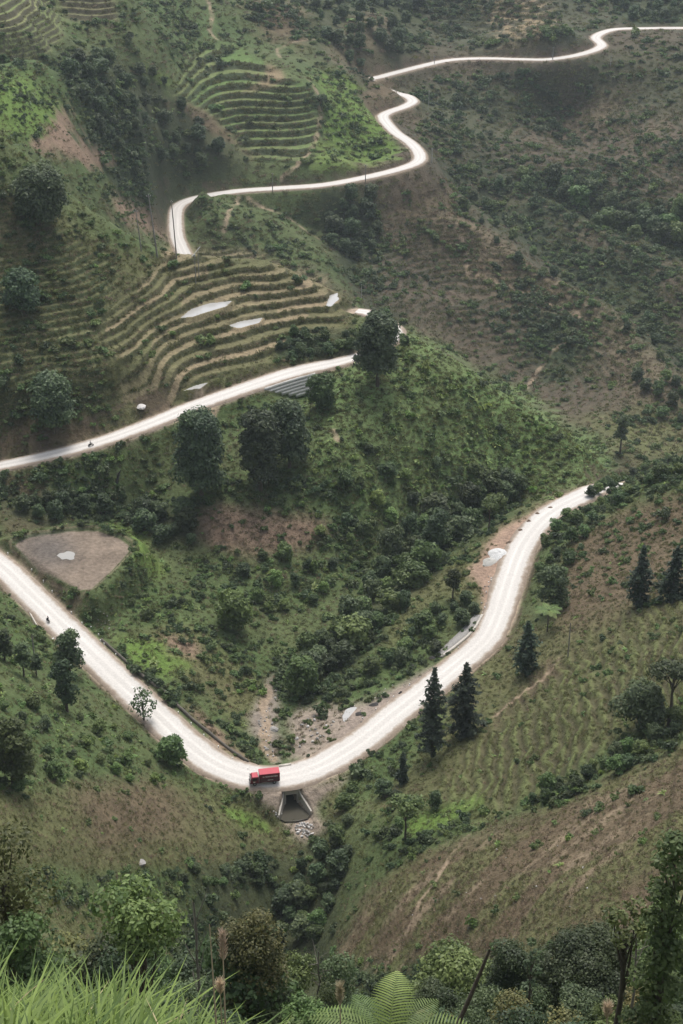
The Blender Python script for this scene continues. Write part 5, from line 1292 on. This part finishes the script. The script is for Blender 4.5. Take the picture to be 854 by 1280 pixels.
def motorbike(p, ang, label, rlabel):
    e = empty('motorbike', p, ang); tag(e, label, 'motorbike')
    for x in (-.6, .62):
        w_ = link('wheel', BT, M_TYRE, e, (x, 0, .29)); link('rim', BR, M_RIM, w_)
    prism('body', [(-.75, .62), (-.2, .5), (.1, .42), (.38, .72), (.46, .95), (.36, 1.0), (.2, .66), (-.1, .70), (-.7, .76)], -.11, .11, M_BIKE, e, .03)
    prism('seat', [(-.72, .765), (-.05, .705), (.02, .77), (-.7, .85)], -.13, .13, M_CHASSIS, e, .02)
    bm = bmesh.new(); bm_box(bm, (-.3, -.12, .24), (.18, .12, .5), 0, .03); bm_obj('engine', bm, M_RIM, e)
    link('fork', mesh_np('fork', *merge([tube_np([(.42, s * .07, .98), (.62, s * .07, .29)], .025, 6) for s in (-1, 1)]), True), M_RIM, e)
    link('handlebar', mesh_np('handlebar', *tube_np([(.5, -.36, 1.05), (.42, -.12, 1.0), (.42, .12, 1.0), (.5, .36, 1.05)], .018, 6), True), M_CHASSIS, e)
    bm = bmesh.new(); bm_box(bm, (.46, -.07, .88), (.56, .07, 1.0), 0, .03); bm_obj('headlight', bm, M_LAMP, e)
    link('exhaust', mesh_np('exhaust', *tube_np([(.0, -.15, .3), (-.5, -.17, .36), (-.8, -.17, .42)], [.03, .045, .045], 8), True), M_RIM, e)
    pr = empty('person', p, ang); tag(pr, rlabel, 'person')
    b_ = link('body', BODY, None, pr); b_.location = (-.25, 0, -.02)
    h_ = link('helmet', HELM, None, pr); h_.location = (-.07, 0, 1.70)
def road_at(nm, px, py, side=0.0):
    """a place on the road whose picture position is near px,py, its direction and level"""
    c, hw = ROADS[nm]; X, Y, _ = proj(c[:, 0], c[:, 1], c[:, 2]); i = int(np.argmin((X - px) ** 2 + (Y - py) ** 2)); i = min(max(i, 1), len(c) - 2)
    t = c[i + 1] - c[i - 1]; a = math.atan2(t[1], t[0]); n = np.array([-math.sin(a), math.cos(a)])
    return np.array([c[i, 0] + n[0] * side, c[i, 1] + n[1] * side, c[i, 2] + .06]), a
p, a = road_at('middle', 115, 557, -1.3); motorbike(p, a, 'dark motorbike on the middle road at left, ridden uphill', 'person in dark clothes riding the motorbike on the middle road at left')
p, a = road_at('lower', 70, 776, -2.4); motorbike(p, a + math.pi, 'dark motorbike at the near edge of the lower road beside the dark tree', 'person in dark clothes riding at the edge of the lower road at left')
p, a = road_at('middle', 466, 389.5, .5); motorbike(p, a, 'dark motorbike at the hairpin on the tip of the ridge', 'person in dark clothes riding round the hairpin at the ridge tip')

# ---- poles
def pole(px, base, top, label, lean_px=0, rad=.17, mat=None, arm=1.6, cat='utility pole', name='utility_pole', rmin=150, H=None):
    p = hit(px, base, rmin); h, _ = size_at(p, base - top, 1); lx = lean_px * float(proj(*p)[2]) / FOC
    e = empty(name, p); tag(e, label, cat)
    link('shaft', mesh_np('shaft', *tube_np([(0, 0, -.8), (lx * .5, 0, h * .5), (lx, 0, h)], [rad * 1.4, rad * 1.2, rad * .9], 8), True), mat or M_POLE, e)
    if arm:
        box_obj('crossarm', (lx - arm / 2, -.07, h - .55), (lx + arm / 2, .07, h - .4), M_POLE, e)
        for s in (-1, 0, 1):
            bm = bmesh.new(); bmesh.ops.create_cone(bm, cap_ends=True, segments=8, radius1=.07, radius2=.04, depth=.26)
            i_ = bm_obj('insulator', bm, M_WHITE, e); i_.location = (lx + s * arm * .42, 0, h - .27 if s else h + .13)
    return e
pole(221, 323, 253, 'tall dark wooden pole on the terrace rim, in front of the far bend of road', -3, .17, None, .8)
pole(197, 321, 246, 'tall dark leaning pole on the terrace rim, left of the tallest pole', -7, .2)
pole(177, 314, 264, 'slim grey pole half hidden on the left flank of the terrace rim', -4, .15)
pole(341, 241, 218, 'thin pole at the near edge of the far road below the terraced knob', 0, .2)
pole(457, 227, 207, 'thin pole at the edge of the far road below the bright green slope', 0, .2)
pole(452, 374, 356, 'pale bare post at the end of the rice terraces', 0, .14, M_PALEPOLE, 0, 'post', 'post')
pole(536, 133, 114, 'pale pole beside the small hairpin of the far road', 0, .2, M_PALEPOLE)
pole(540, 203, 186, 'pale pole outside the bend of the far road below the hairpin', 0, .2, M_PALEPOLE)
pole(691, 75, 60, 'dark pole standing at the far road near the top of the photo', 0, .22)
pole(543, 80, 70, 'small dark pole on the uphill side of the far road', 0, .2)
pole(763, 84, 72, 'faint pale pole on the far brown hillside', 0, .2, M_PALEPOLE)
pole(710, 821, 780, 'bare thin pole on the right hillside at the top of the planted rows', 0, .13, None, 0, 'pole', 'pole')
pole(46, 843, 794, 'bare thin grey pole on the left slope below the lower road', -1, .12, None, 0, 'pole', 'pole')
# twin pole on the terraces
p1 = hit(245, 355); p2_ = hit(249, 348); h, _ = size_at(p1, 39, 1)
e = empty('twin_pole', p1); tag(e, 'pair of grey poles joined by a slanting pale crossbeam, standing in the rice terraces', 'utility pole')
d2 = p2_ - p1
link('shaft', mesh_np('shaft', *tube_np([(0, 0, -.6), (0, 0, h * .93)], [.15, .11], 8), True), M_POLE, e)
link('shaft', mesh_np('shaft', *tube_np([(d2[0], d2[1], d2[2] - .6), (d2[0], d2[1], h * 1.0 + .3)], [.15, .11], 8), True), M_POLE, e)
link('crossbeam', mesh_np('crossbeam', *tube_np([(-.9, -.3, h * .86), (d2[0] + .8, d2[1], h * 1.05 + .3)], [.14, .14], 6), True), M_PALEPOLE, e)
box_obj('transformer', (-.35, -.5, h * .86), (.25, -.15, h * .86 + .75), M_PALEPOLE, e, .05)

# ---- marker stones along the road edge
ms = bmesh.new(); bm_box(ms, (-.13, -.13, -.3), (.13, .13, .62), 0, .05)
MS_ME = bpy.data.meshes.new('marker_stone'); ms.to_mesh(MS_ME); ms.free(); MS_ME.materials.append(M_WHITE)
def marker(px, py, label, group):
    p = hit(px, py); o = link('marker_stone', MS_ME, None, None, p); o.rotation_euler = (RNG.normal(0, .05), RNG.normal(0, .05), RNG.uniform(0, 1.5)); tag(o, label, 'marker stone', group)
for px, py in ((10, 693.5), (40, 714), (54.5, 727.5), (65.5, 741), (89.5, 767), (102.5, 780.5), (114, 785.5), (123.5, 795), (126, 802.5), (130.5, 806.5), (145, 820)):
    marker(px, py, 'short white painted stone along the outer edge of the lower road below the paddy', 'white stones below the paddy')
for px, py in ((223, 892), (239, 906), (255, 921), (273, 935), (291, 950), (310, 963)):
    marker(px, py, 'short white painted stone in front of the low dark wall left of the truck', 'white stones along the dark wall')
for px, py in ((606, 761), (614, 727), (608, 742), (573, 812), (480, 868), (470, 888), (512, 857), (492, 873)):
    marker(px, py, 'short white stone on the outer edge of the right road', 'white stones along the right road')

# ---- walls
def wall_strip(name, pts, h0, h1, th, mat, label, cat='wall', cap=None, courses=0, foot=None):
    """wall along ground points: top at level + h1, bottom level - h0"""
    P = np.array(pts, float); n = len(P); t = np.gradient(P[:, :2], axis=0); t /= np.linalg.norm(t, axis=1)[:, None]; nn = np.stack([-t[:, 1], t[:, 0]], 1)
    rng = np.random.default_rng(n); V = []
    for o, zz in ((-th / 2, -h0), (-th / 2 * .9, h1), (th / 2 * .9, h1), (th / 2, -h0)):
        V.append(np.c_[P[:, :2] + nn * o, P[:, 2] + zz + (rng.normal(0, .05, n) if zz > 0 else 0)])
    V = np.stack(V, 1).reshape(-1, 3); i = np.arange(n - 1)[:, None] * 4; F = np.concatenate([np.stack([i[:, 0] + a, i[:, 0] + (a + 1) % 4, i[:, 0] + 4 + (a + 1) % 4, i[:, 0] + 4 + a], -1) for a in range(4)])
    F = np.vstack([F, [[3, 2, 1, 0]], [[4 * (n - 1) + k for k in range(4)]]])
    o = link(name, mesh_np(name, V, F), mat); tag(o, label, cat)
    return o
def along(pts, step=1.0, lift=0.0):
    Q = np.array([hit(a, b) for a, b in pts]); return spline(Q, step) + [0, 0, lift]
wall_strip('roadside_wall', along([(127, 801), (150, 822), (180, 848), (207, 868), (222, 882)]), .6, .75, .5, M_DARKSTONE, 'low dark stone wall along the lower road beside the bright green vegetable plot')
wall_strip('roadside_wall', along([(222, 884), (240, 900), (262, 918), (285, 937), (311, 955)]), .6, .75, .5, M_DARKSTONE, 'low dark stone wall along the lower road beside the pinkish dug plot left of the truck')
wall_strip('concrete_parapet', along([(349, 960), (357, 958.5), (364, 957)]), .5, .6, .7, M_CONC, 'pale concrete parapet over the culvert inlet behind the truck')
wall_strip('concrete_parapet', along([(367, 956.5), (373, 954.5), (380, 951.5)]), .5, .3, .7, M_CONC, 'low broken end of the concrete parapet right of the truck')
wall_strip('drain_kerb', along([(14, 733), (28, 752), (38, 768), (46, 782)]), .4, .25, .35, M_CONC, 'narrow pale kerb of the drain on the uphill side of the lower road at left')
# stepped stone wall holding up the middle road
tA, tB = road_at('middle', 322, 481)[0], road_at('middle', 394, 460)[0]
c, hw = ROADS['middle']; X, Y, _ = proj(c[:, 0], c[:, 1], c[:, 2]); sel = WALL_IDS
e = empty('retaining_wall', c[sel[len(sel) // 2]]); tag(e, 'grey stepped stone retaining wall holding up the middle road', 'wall')
o0 = np.array(e.location); ncrs = 6
t = np.gradient(c[:, :2], axis=0); t /= np.linalg.norm(t, axis=1)[:, None]; nn = np.stack([t[:, 1], -t[:, 0]], 1)
for kx in range(ncrs):
    V = []; last = sel[0] + int((len(sel)) * (1 - .02 * kx)); s0 = sel[0] + int(len(sel) * .10 * kx)
    ids = np.arange(s0, min(last, sel[-1]))
    if len(ids) < 4: continue
    off = hw[ids] + 1.3 + kx * .3; zt = c[ids, 2] - .1 - kx * .95
    for do, dz in ((0, -1.02), (.50, -1.02), (.42, 0), (0, 0)):
        V.append(np.c_[c[ids, :2] + nn[ids] * (off + do - (.6 if do == 0 else 0))[:, None], zt + dz] - o0)
    V = np.stack(V, 1).reshape(-1, 3); n = len(ids); i = np.arange(n - 1) * 4
    F = np.concatenate([np.stack([i + a_, i + (a_ + 1) % 4, i + 4 + (a_ + 1) % 4, i + 4 + a_], -1) for a_ in range(4)] + [np.array([[3, 2, 1, 0], [4 * (n - 1) + k for k in range(4)]])])
    link('course', mesh_np('course', V, F), M_WALLSTONE, e)
# sloping stone apron and cap below the right road
top = along([(552, 822), (573, 806), (591, 790), (603, 770)], .8)
e = empty('bank_wall', top[len(top) // 2]); tag(e, 'grey stone bank wall with a pale cap outside the curve of the right road', 'wall')
o0 = np.array(e.location); t = np.gradient(top[:, :2], axis=0); t /= np.linalg.norm(t, axis=1)[:, None]; nn = np.stack([-t[:, 1], t[:, 0]], 1); n = len(top)
def ribbon(cols): 
    V = np.stack(cols, 1).reshape(-1, 3); m_ = len(cols); i = np.arange(n - 1) * m_
    F = np.concatenate([np.stack([i + a_, i + (a_ + 1) % m_, i + m_ + (a_ + 1) % m_, i + m_ + a_], -1) for a_ in range(m_)])
    return V - o0, np.vstack([F, [[3, 2, 1, 0]], [[m_ * (n - 1) + k for k in range(4)]]])
link('cap', mesh_np('cap', *ribbon([np.c_[top[:, :2] + nn * a_, top[:, 2] + b_] for a_, b_ in ((-.3, -.5), (.3, -.5), (.3, .5), (-.3, .5))])), M_CONC, e)
sw = 1.2 + 2.2 * np.sin(np.linspace(.15, 1, n) * np.pi * .85)
link('apron', mesh_np('apron', *ribbon([np.c_[top[:, :2] + nn * .3, top[:, 2] - .6], np.c_[top[:, :2] + nn * sw[:, None], top[:, 2] - sw * .16 - .5], np.c_[top[:, :2] + nn * sw[:, None], top[:, 2] - sw * .16 + .12], np.c_[top[:, :2] + nn * .302, top[:, 2] + .25]])), M_STONE, e)

# ---- culvert
ca = math.atan2(cdir[1], cdir[0])
e = empty('culvert', (CUL[0], CUL[1], -5.4), ca); tag(e, 'concrete culvert mouth with flared wing walls and a pool, under the road below the truck', 'culvert')
HW = 4.0
bm = bmesh.new()
bm_box(bm, (-2.8, -2.1, -.6), (-.55, -1.28, HW)); bm_box(bm, (-2.8, 1.28, -.6), (-.55, 2.1, HW)); bm_box(bm, (-2.8, -1.28, 3.05), (-.55, 1.28, HW))
bm_obj('headwall', bm, M_CONC, e)
box_obj('coping', (-2.85, -2.2, HW + .002), (-.45, 2.2, HW + .3), M_CONC, e, .03)
M_TUN = plain('dark_tunnel_concrete', (.05, .047, .042), .8, var=.3)  # much darker than the concrete of the headwall
bm = bmesh.new(); bm_box(bm, (-7.0, -1.6, -.6), (-2.802, -1.282, 3.3)); bm_box(bm, (-7.0, 1.282, -.6), (-2.802, 1.6, 3.3)); bm_box(bm, (-7.0, -1.28, 3.052), (-2.802, 1.28, 3.3)); bm_box(bm, (-7.3, -1.6, -.6), (-7.002, 1.6, 3.3))
bm_obj('tunnel', bm, M_TUN, e)
for s in (-1, 1):
    bm = bmesh.new(); prof = []
    a0, a1 = (-.548, 1.55), (4.4, 3.6); top0, top1 = HW + .05, 1.5
    vs = [bm.verts.new(v) for v in ((a0[0], s * a0[1], -.6), (a1[0], s * a1[1], -.6), (a1[0], s * a1[1], top1), (a0[0], s * a0[1], top0))]
    vb = [bm.verts.new(v) for v in ((a0[0], s * (a0[1] + .5), -.6), (a1[0], s * (a1[1] + .4), -.6), (a1[0], s * (a1[1] + .4), top1), (a0[0], s * (a0[1] + .5), top0))]
    bm.faces.new(vs); bm.faces.new(vb[::-1])
    for i in range(4): bm.faces.new((vs[i], vb[i], vb[(i + 1) % 4], vs[(i + 1) % 4]))
    bm_obj('wing_wall', bm, M_CONC, e)
bm = bmesh.new(); vs = [bm.verts.new(v) for v in ((-6.9, -1.27, .45), (-.5, -1.5, .45), (4.5, -3.5, .45), (5.6, -2.6, .45), (6.0, 0, .45), (5.6, 2.6, .45), (4.5, 3.5, .45), (-.5, 1.5, .45), (-6.9, 1.27, .45))]
bm.faces.new(vs); pw = bm_obj('water', bm, M_WATER); pw.location = e.location; pw.rotation_euler = e.rotation_euler; pw['kind'] = 'structure'

# ---- rocks
def rock_mesh(seed):
    rng = np.random.default_rng(seed); bm = bmesh.new(); bmesh.ops.create_icosphere(bm, subdivisions=2, radius=.5)
    ax = rng.uniform(.65, 1.2, 3); pl = [(Vector(unit(1, rng)[0]), rng.uniform(.3, .46)) for _ in range(9)]
    for v in bm.verts:
        for nrm, d_ in pl:
            k_ = v.co.dot(nrm)
            if k_ > d_: v.co -= nrm * (k_ - d_)
        v.co = Vector((v.co.x * ax[0], v.co.y * ax[1], v.co.z * ax[2] * .8))
    me = bpy.data.meshes.new('rock'); bm.to_mesh(me); bm.free(); return me
ROCKS = [rock_mesh(k) for k in range(6)]; RP = []
for m in (M_PALEROCK, M_STONE, M_DARKSTONE):
    RP.append([r.copy() for r in ROCKS])
    for r in RP[-1]: r.materials.append(m)
def rocks(poly, n, gap, size, mats, label, group, cat='rock', name='rock'):
    for q in in_poly_points(poly, n, gap):
        p = hit(q[0], q[1]); o = link(name, RP[mats[GR.integers(len(mats))]][GR.integers(6)], None, None, p + [0, 0, size * .12])
        o.scale = tuple(size * GR.uniform(.55, 1.4) * GR.uniform(.8, 1.2, 3)); o.rotation_euler = tuple(GR.uniform(0, 6, 3)); tag(o, label, cat, group)
rocks([(368, 1034), (384, 1028), (393, 1032), (392, 1045), (380, 1048), (372, 1042)], 34, 2.2, .75, (0, 0, 1), 'pale grey boulder in the rubble heap at the outlet of the culvert pool', 'rubble at the culvert outlet')
rocks([(340, 1012), (352, 1018), (356, 1028), (345, 1024)], 9, 2.5, .6, (0, 1), 'pale grey stone on the bank left of the culvert pool', 'stones left of the culvert')
rocks([(322, 900), (340, 880), (345, 850), (353, 850), (350, 880), (338, 920), (345, 955), (335, 950), (328, 925)], 34, 3, .7, (1, 1, 0), 'grey stone in the dry stream bed behind the truck', 'stones of the dry stream bed')
rocks([(368, 905), (400, 890), (420, 905), (400, 930), (372, 935)], 22, 4, .8, (1, 1, 0), 'grey rock on the eroded bank right of the stream bed', 'rocks on the eroded bank')
rocks([(596, 765), (606, 720), (616, 715), (610, 750), (604, 770)], 12, 3, .45, (0, 1), 'small pale stone on the outer verge of the right road', 'stones on the right verge')
rocks([(440, 880), (480, 862), (530, 838), (540, 842), (500, 870), (450, 905)], 16, 5, .4, (0, 0, 1), 'small pale stone on the muddy lay-by beside the right road', 'stones on the lay-by')
rocks([(480, 1090), (600, 1060), (760, 1050), (780, 1110), (640, 1180), (500, 1190)], 26, 14, .35, (0, 0, 1), 'small pale stone lying on the brown hillside field', 'stones on the brown field')
rocks([(118, 760), (135, 770), (140, 790), (125, 785)], 10, 4, .5, (0, 1), 'pale stone in the rubble between the paddy bank and the road', 'rubble below the paddy')
def single_rock(px, py, wpx, hgt, mt, label, seed, name='boulder', cat='boulder', flat=.7):
    p = hit(px, py); _, W = size_at(p, 1, wpx); me = RP[mt][seed % 6]; o = link(name, me, None, None, p); o.scale = (W, W * .8, W * flat); o.rotation_euler = (0, .1, seed); tag(o, label, cat)
single_rock(176, 509, 17, 1, 0, 'large pale boulder at the foot of the rice terraces beside the middle road', 1)
single_rock(343, 912, 18, 1, 1, 'big pale slab beside the dry stream bed', 2, flat=.45)
single_rock(176, 1079, 22, 1, 1, 'flat pale rock lying on the left grassy slope above the spreading tree', 3, flat=.22)
single_rock(66, 799, 6, 1, 0, 'small white stone under the dark tree at the edge of the lower road', 4, flat=.4)
def mound(px, py, wpx, hm_, mat, label, seed, name, cat, depth=.7):
    p = hit(px, py); _, W = size_at(p, 1, wpx); n_r, n_a = 9, 22; V = []
    for i in range(n_r):
        for j in range(n_a):
            r = i / (n_r - 1); a_ = 2 * math.pi * j / n_a; x = math.cos(a_) * r * W / 2 * (1 + .2 * math.sin(3 * a_ + seed)); y = math.sin(a_) * r * W / 2 * depth / .62
            V.append((x, y, float(gz(p[0] + x, p[1] + y)) - p[2] + hm_ * (1 - r ** 1.6) * (.75 + .5 * float(vnoise(x * 2 + 9 + seed, y * 2, 4))) - (.15 if r == 1 else 0)))
    i = np.arange((n_r - 1) * n_a); j2 = (i // n_a) * n_a + (i + 1) % n_a
    me = mesh_np(name, V, np.stack([i, i + n_a, j2 + n_a, j2], -1), True); o = link(name, me, mat, None, p); tag(o, label, cat)
M_GRAVEL = plain('white_gravel', (.50, .50, .49), .9, var=.5, scale=3, bump=.8); M_GRAVEL2 = plain('grey_gravel', (.38, .37, .34), .9, var=.5, scale=5, bump=.8)
mound(622, 693, 26, 1.0, M_GRAVEL, 'large white gravel heap at the outer edge of the right road', 1, 'gravel_heap', 'gravel heap', .8)
mound(611, 703, 19, .8, M_GRAVEL2, 'smaller greyish gravel heap next to the white heap by the right road', 2, 'gravel_heap', 'gravel heap', .7)
for i, (px, py, lab) in enumerate(((636.6, 679, 'brown dirt mound on the right road verge just above the gravel heaps'), (650, 664, 'brown dirt mound, second up the verge from the gravel heaps'), (661, 653, 'brown dirt mound, third up the verge from the gravel heaps'), (672, 643, 'brown dirt mound, fourth up the verge from the gravel heaps'), (688, 636, 'brown dirt mound highest on the verge near the end of the right road'))):
    mound(px, py, 9, .7, M_SOIL, lab, i, 'dirt_mound', 'dirt mound', .5)
for i, (px, py, w_, lab) in enumerate(((516, 834, 11, 'largest black soil heap at the edge of the lay-by under the bushes'), (468, 881, 13, 'black soil heap in the middle of the muddy lay-by near the puddle'), (501, 867, 6, 'small dark soil heap close to the right road surface'), (540, 823, 10, 'dark soil heap beside the start of the bank wall'), (449, 893, 12, 'dark mossy mound beside the roadside puddle'))):
    mound(px, py, w_, .55, M_BLACK, lab, 10 + i, 'soil_heap', 'soil heap', .5)
# charred stump on the slope under the middle road
p = hit(146, 606); sp = link('dead_stump', mesh_np('dead_stump', *merge([tube_np([(0, 0, -.4), (.3, 0, 1.6), (.9, .1, 3.4), (1.5, .1, 4.4)], [.5, .4, .3, .12]), tube_np([(.5, 0, 2.2), (.1, .2, 3.4)], [.2, .06])]), True), M_BLACK, None, p)
tag(sp, 'charred leaning stump on the slope below the middle road at left', 'stump')
# terrace bamboo bundle, hay and puddles
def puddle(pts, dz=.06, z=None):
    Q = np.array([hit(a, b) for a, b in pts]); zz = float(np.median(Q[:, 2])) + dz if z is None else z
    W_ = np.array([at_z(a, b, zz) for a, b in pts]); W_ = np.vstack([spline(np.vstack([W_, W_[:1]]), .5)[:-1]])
    bm = bmesh.new(); bm.faces.new([bm.verts.new(v) for v in W_]); o = bm_obj('water', bm, M_SKYWATER); o['kind'] = 'structure'
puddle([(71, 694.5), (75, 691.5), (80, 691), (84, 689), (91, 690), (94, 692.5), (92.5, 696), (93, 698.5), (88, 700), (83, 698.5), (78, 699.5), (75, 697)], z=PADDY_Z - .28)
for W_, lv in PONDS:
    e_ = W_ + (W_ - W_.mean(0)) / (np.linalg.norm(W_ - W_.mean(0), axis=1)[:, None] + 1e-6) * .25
    bm = bmesh.new(); bm.faces.new([bm.verts.new((x_, y_, lv - .05)) for x_, y_ in e_]); o = bm_obj('water', bm, M_SKYWATER); o['kind'] = 'structure'
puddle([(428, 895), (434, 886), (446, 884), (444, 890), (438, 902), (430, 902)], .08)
EXPOSURE, HAZE_DENS = 0.74, .00006
# ------------------------------------------------------------------ light: high overcast
w = bpy.data.worlds.new('World'); SC.world = w; w.use_nodes = True
nt = w.node_tree; bg = nt.nodes['Background']
sky = N(nt, 'ShaderNodeTexSky', sky_type='NISHITA'); sky.sun_disc = False
SUN_EL, SUN_AZ = R(66), R(8)          # azimuth from +Y, clockwise
sky.sun_elevation = SUN_EL; sky.sun_rotation = SUN_AZ
sky.air_density = 1.0; sky.dust_density = 4.0; sky.ozone_density = 1.0
hsv = N(nt, 'ShaderNodeHueSaturation'); hsv.inputs['Saturation'].default_value = .45
nt.links.new(sky.outputs['Color'], hsv.inputs['Color']); nt.links.new(hsv.outputs['Color'], bg.inputs['Color'])
bg.inputs['Strength'].default_value = .13
sd = bpy.data.lights.new('sun', 'SUN'); sd.energy = 1.5; sd.angle = R(24); sd.color = (1.0, .96, .9)
so = bpy.data.objects.new('sun', sd); COL.objects.link(so)
dv = Vector((math.sin(SUN_AZ) * math.cos(SUN_EL), math.cos(SUN_AZ) * math.cos(SUN_EL), math.sin(SUN_EL)))
so.rotation_euler = (-dv).to_track_quat('-Z', 'Y').to_euler()
so.location = dv * 900
# ------------------------------------------------------------------ air
def box_mesh(name, lo, hi):
    bm = bmesh.new(); bmesh.ops.create_cube(bm, size=1)
    for v in bm.verts: v.co = Vector([lo[i] + (v.co[i] + .5) * (hi[i] - lo[i]) for i in range(3)])
    me = bpy.data.meshes.new(name); bm.to_mesh(me); bm.free(); return me
hz = link('haze', box_mesh('haze', (-1120, -60, float(GZ.min()) - 1.5), (1120, 1640, max(235.0, float(GZ.max()) + 6))))
hm = bpy.data.materials.new('air'); hm.use_nodes = True; nt = hm.node_tree
nt.nodes.remove(nt.nodes['Principled BSDF'])
pv = N(nt, 'ShaderNodeVolumePrincipled'); pv.inputs['Color'].default_value = (.80, .90, 1, 1); pv.inputs['Density'].default_value = HAZE_DENS; pv.inputs['Anisotropy'].default_value = .0
nt.links.new(pv.outputs['Volume'], nt.nodes['Material Output'].inputs['Volume'])
hz.data.materials.append(hm); hz['kind'] = 'stuff'
SC.view_settings.view_transform = 'Standard'; SC.view_settings.look = 'None'; SC.view_settings.gamma = 1; SC.view_settings.use_curve_mapping = False
SC.view_settings.exposure = EXPOSURE
SC.cycles.volume_bounces = 1; SC.cycles.max_bounces = 6; SC.cycles.diffuse_bounces = 2; SC.cycles.transparent_max_bounces = 8
SC.cycles.use_adaptive_sampling = True; SC.cycles.adaptive_threshold = .006; SC.cycles.use_denoising = True
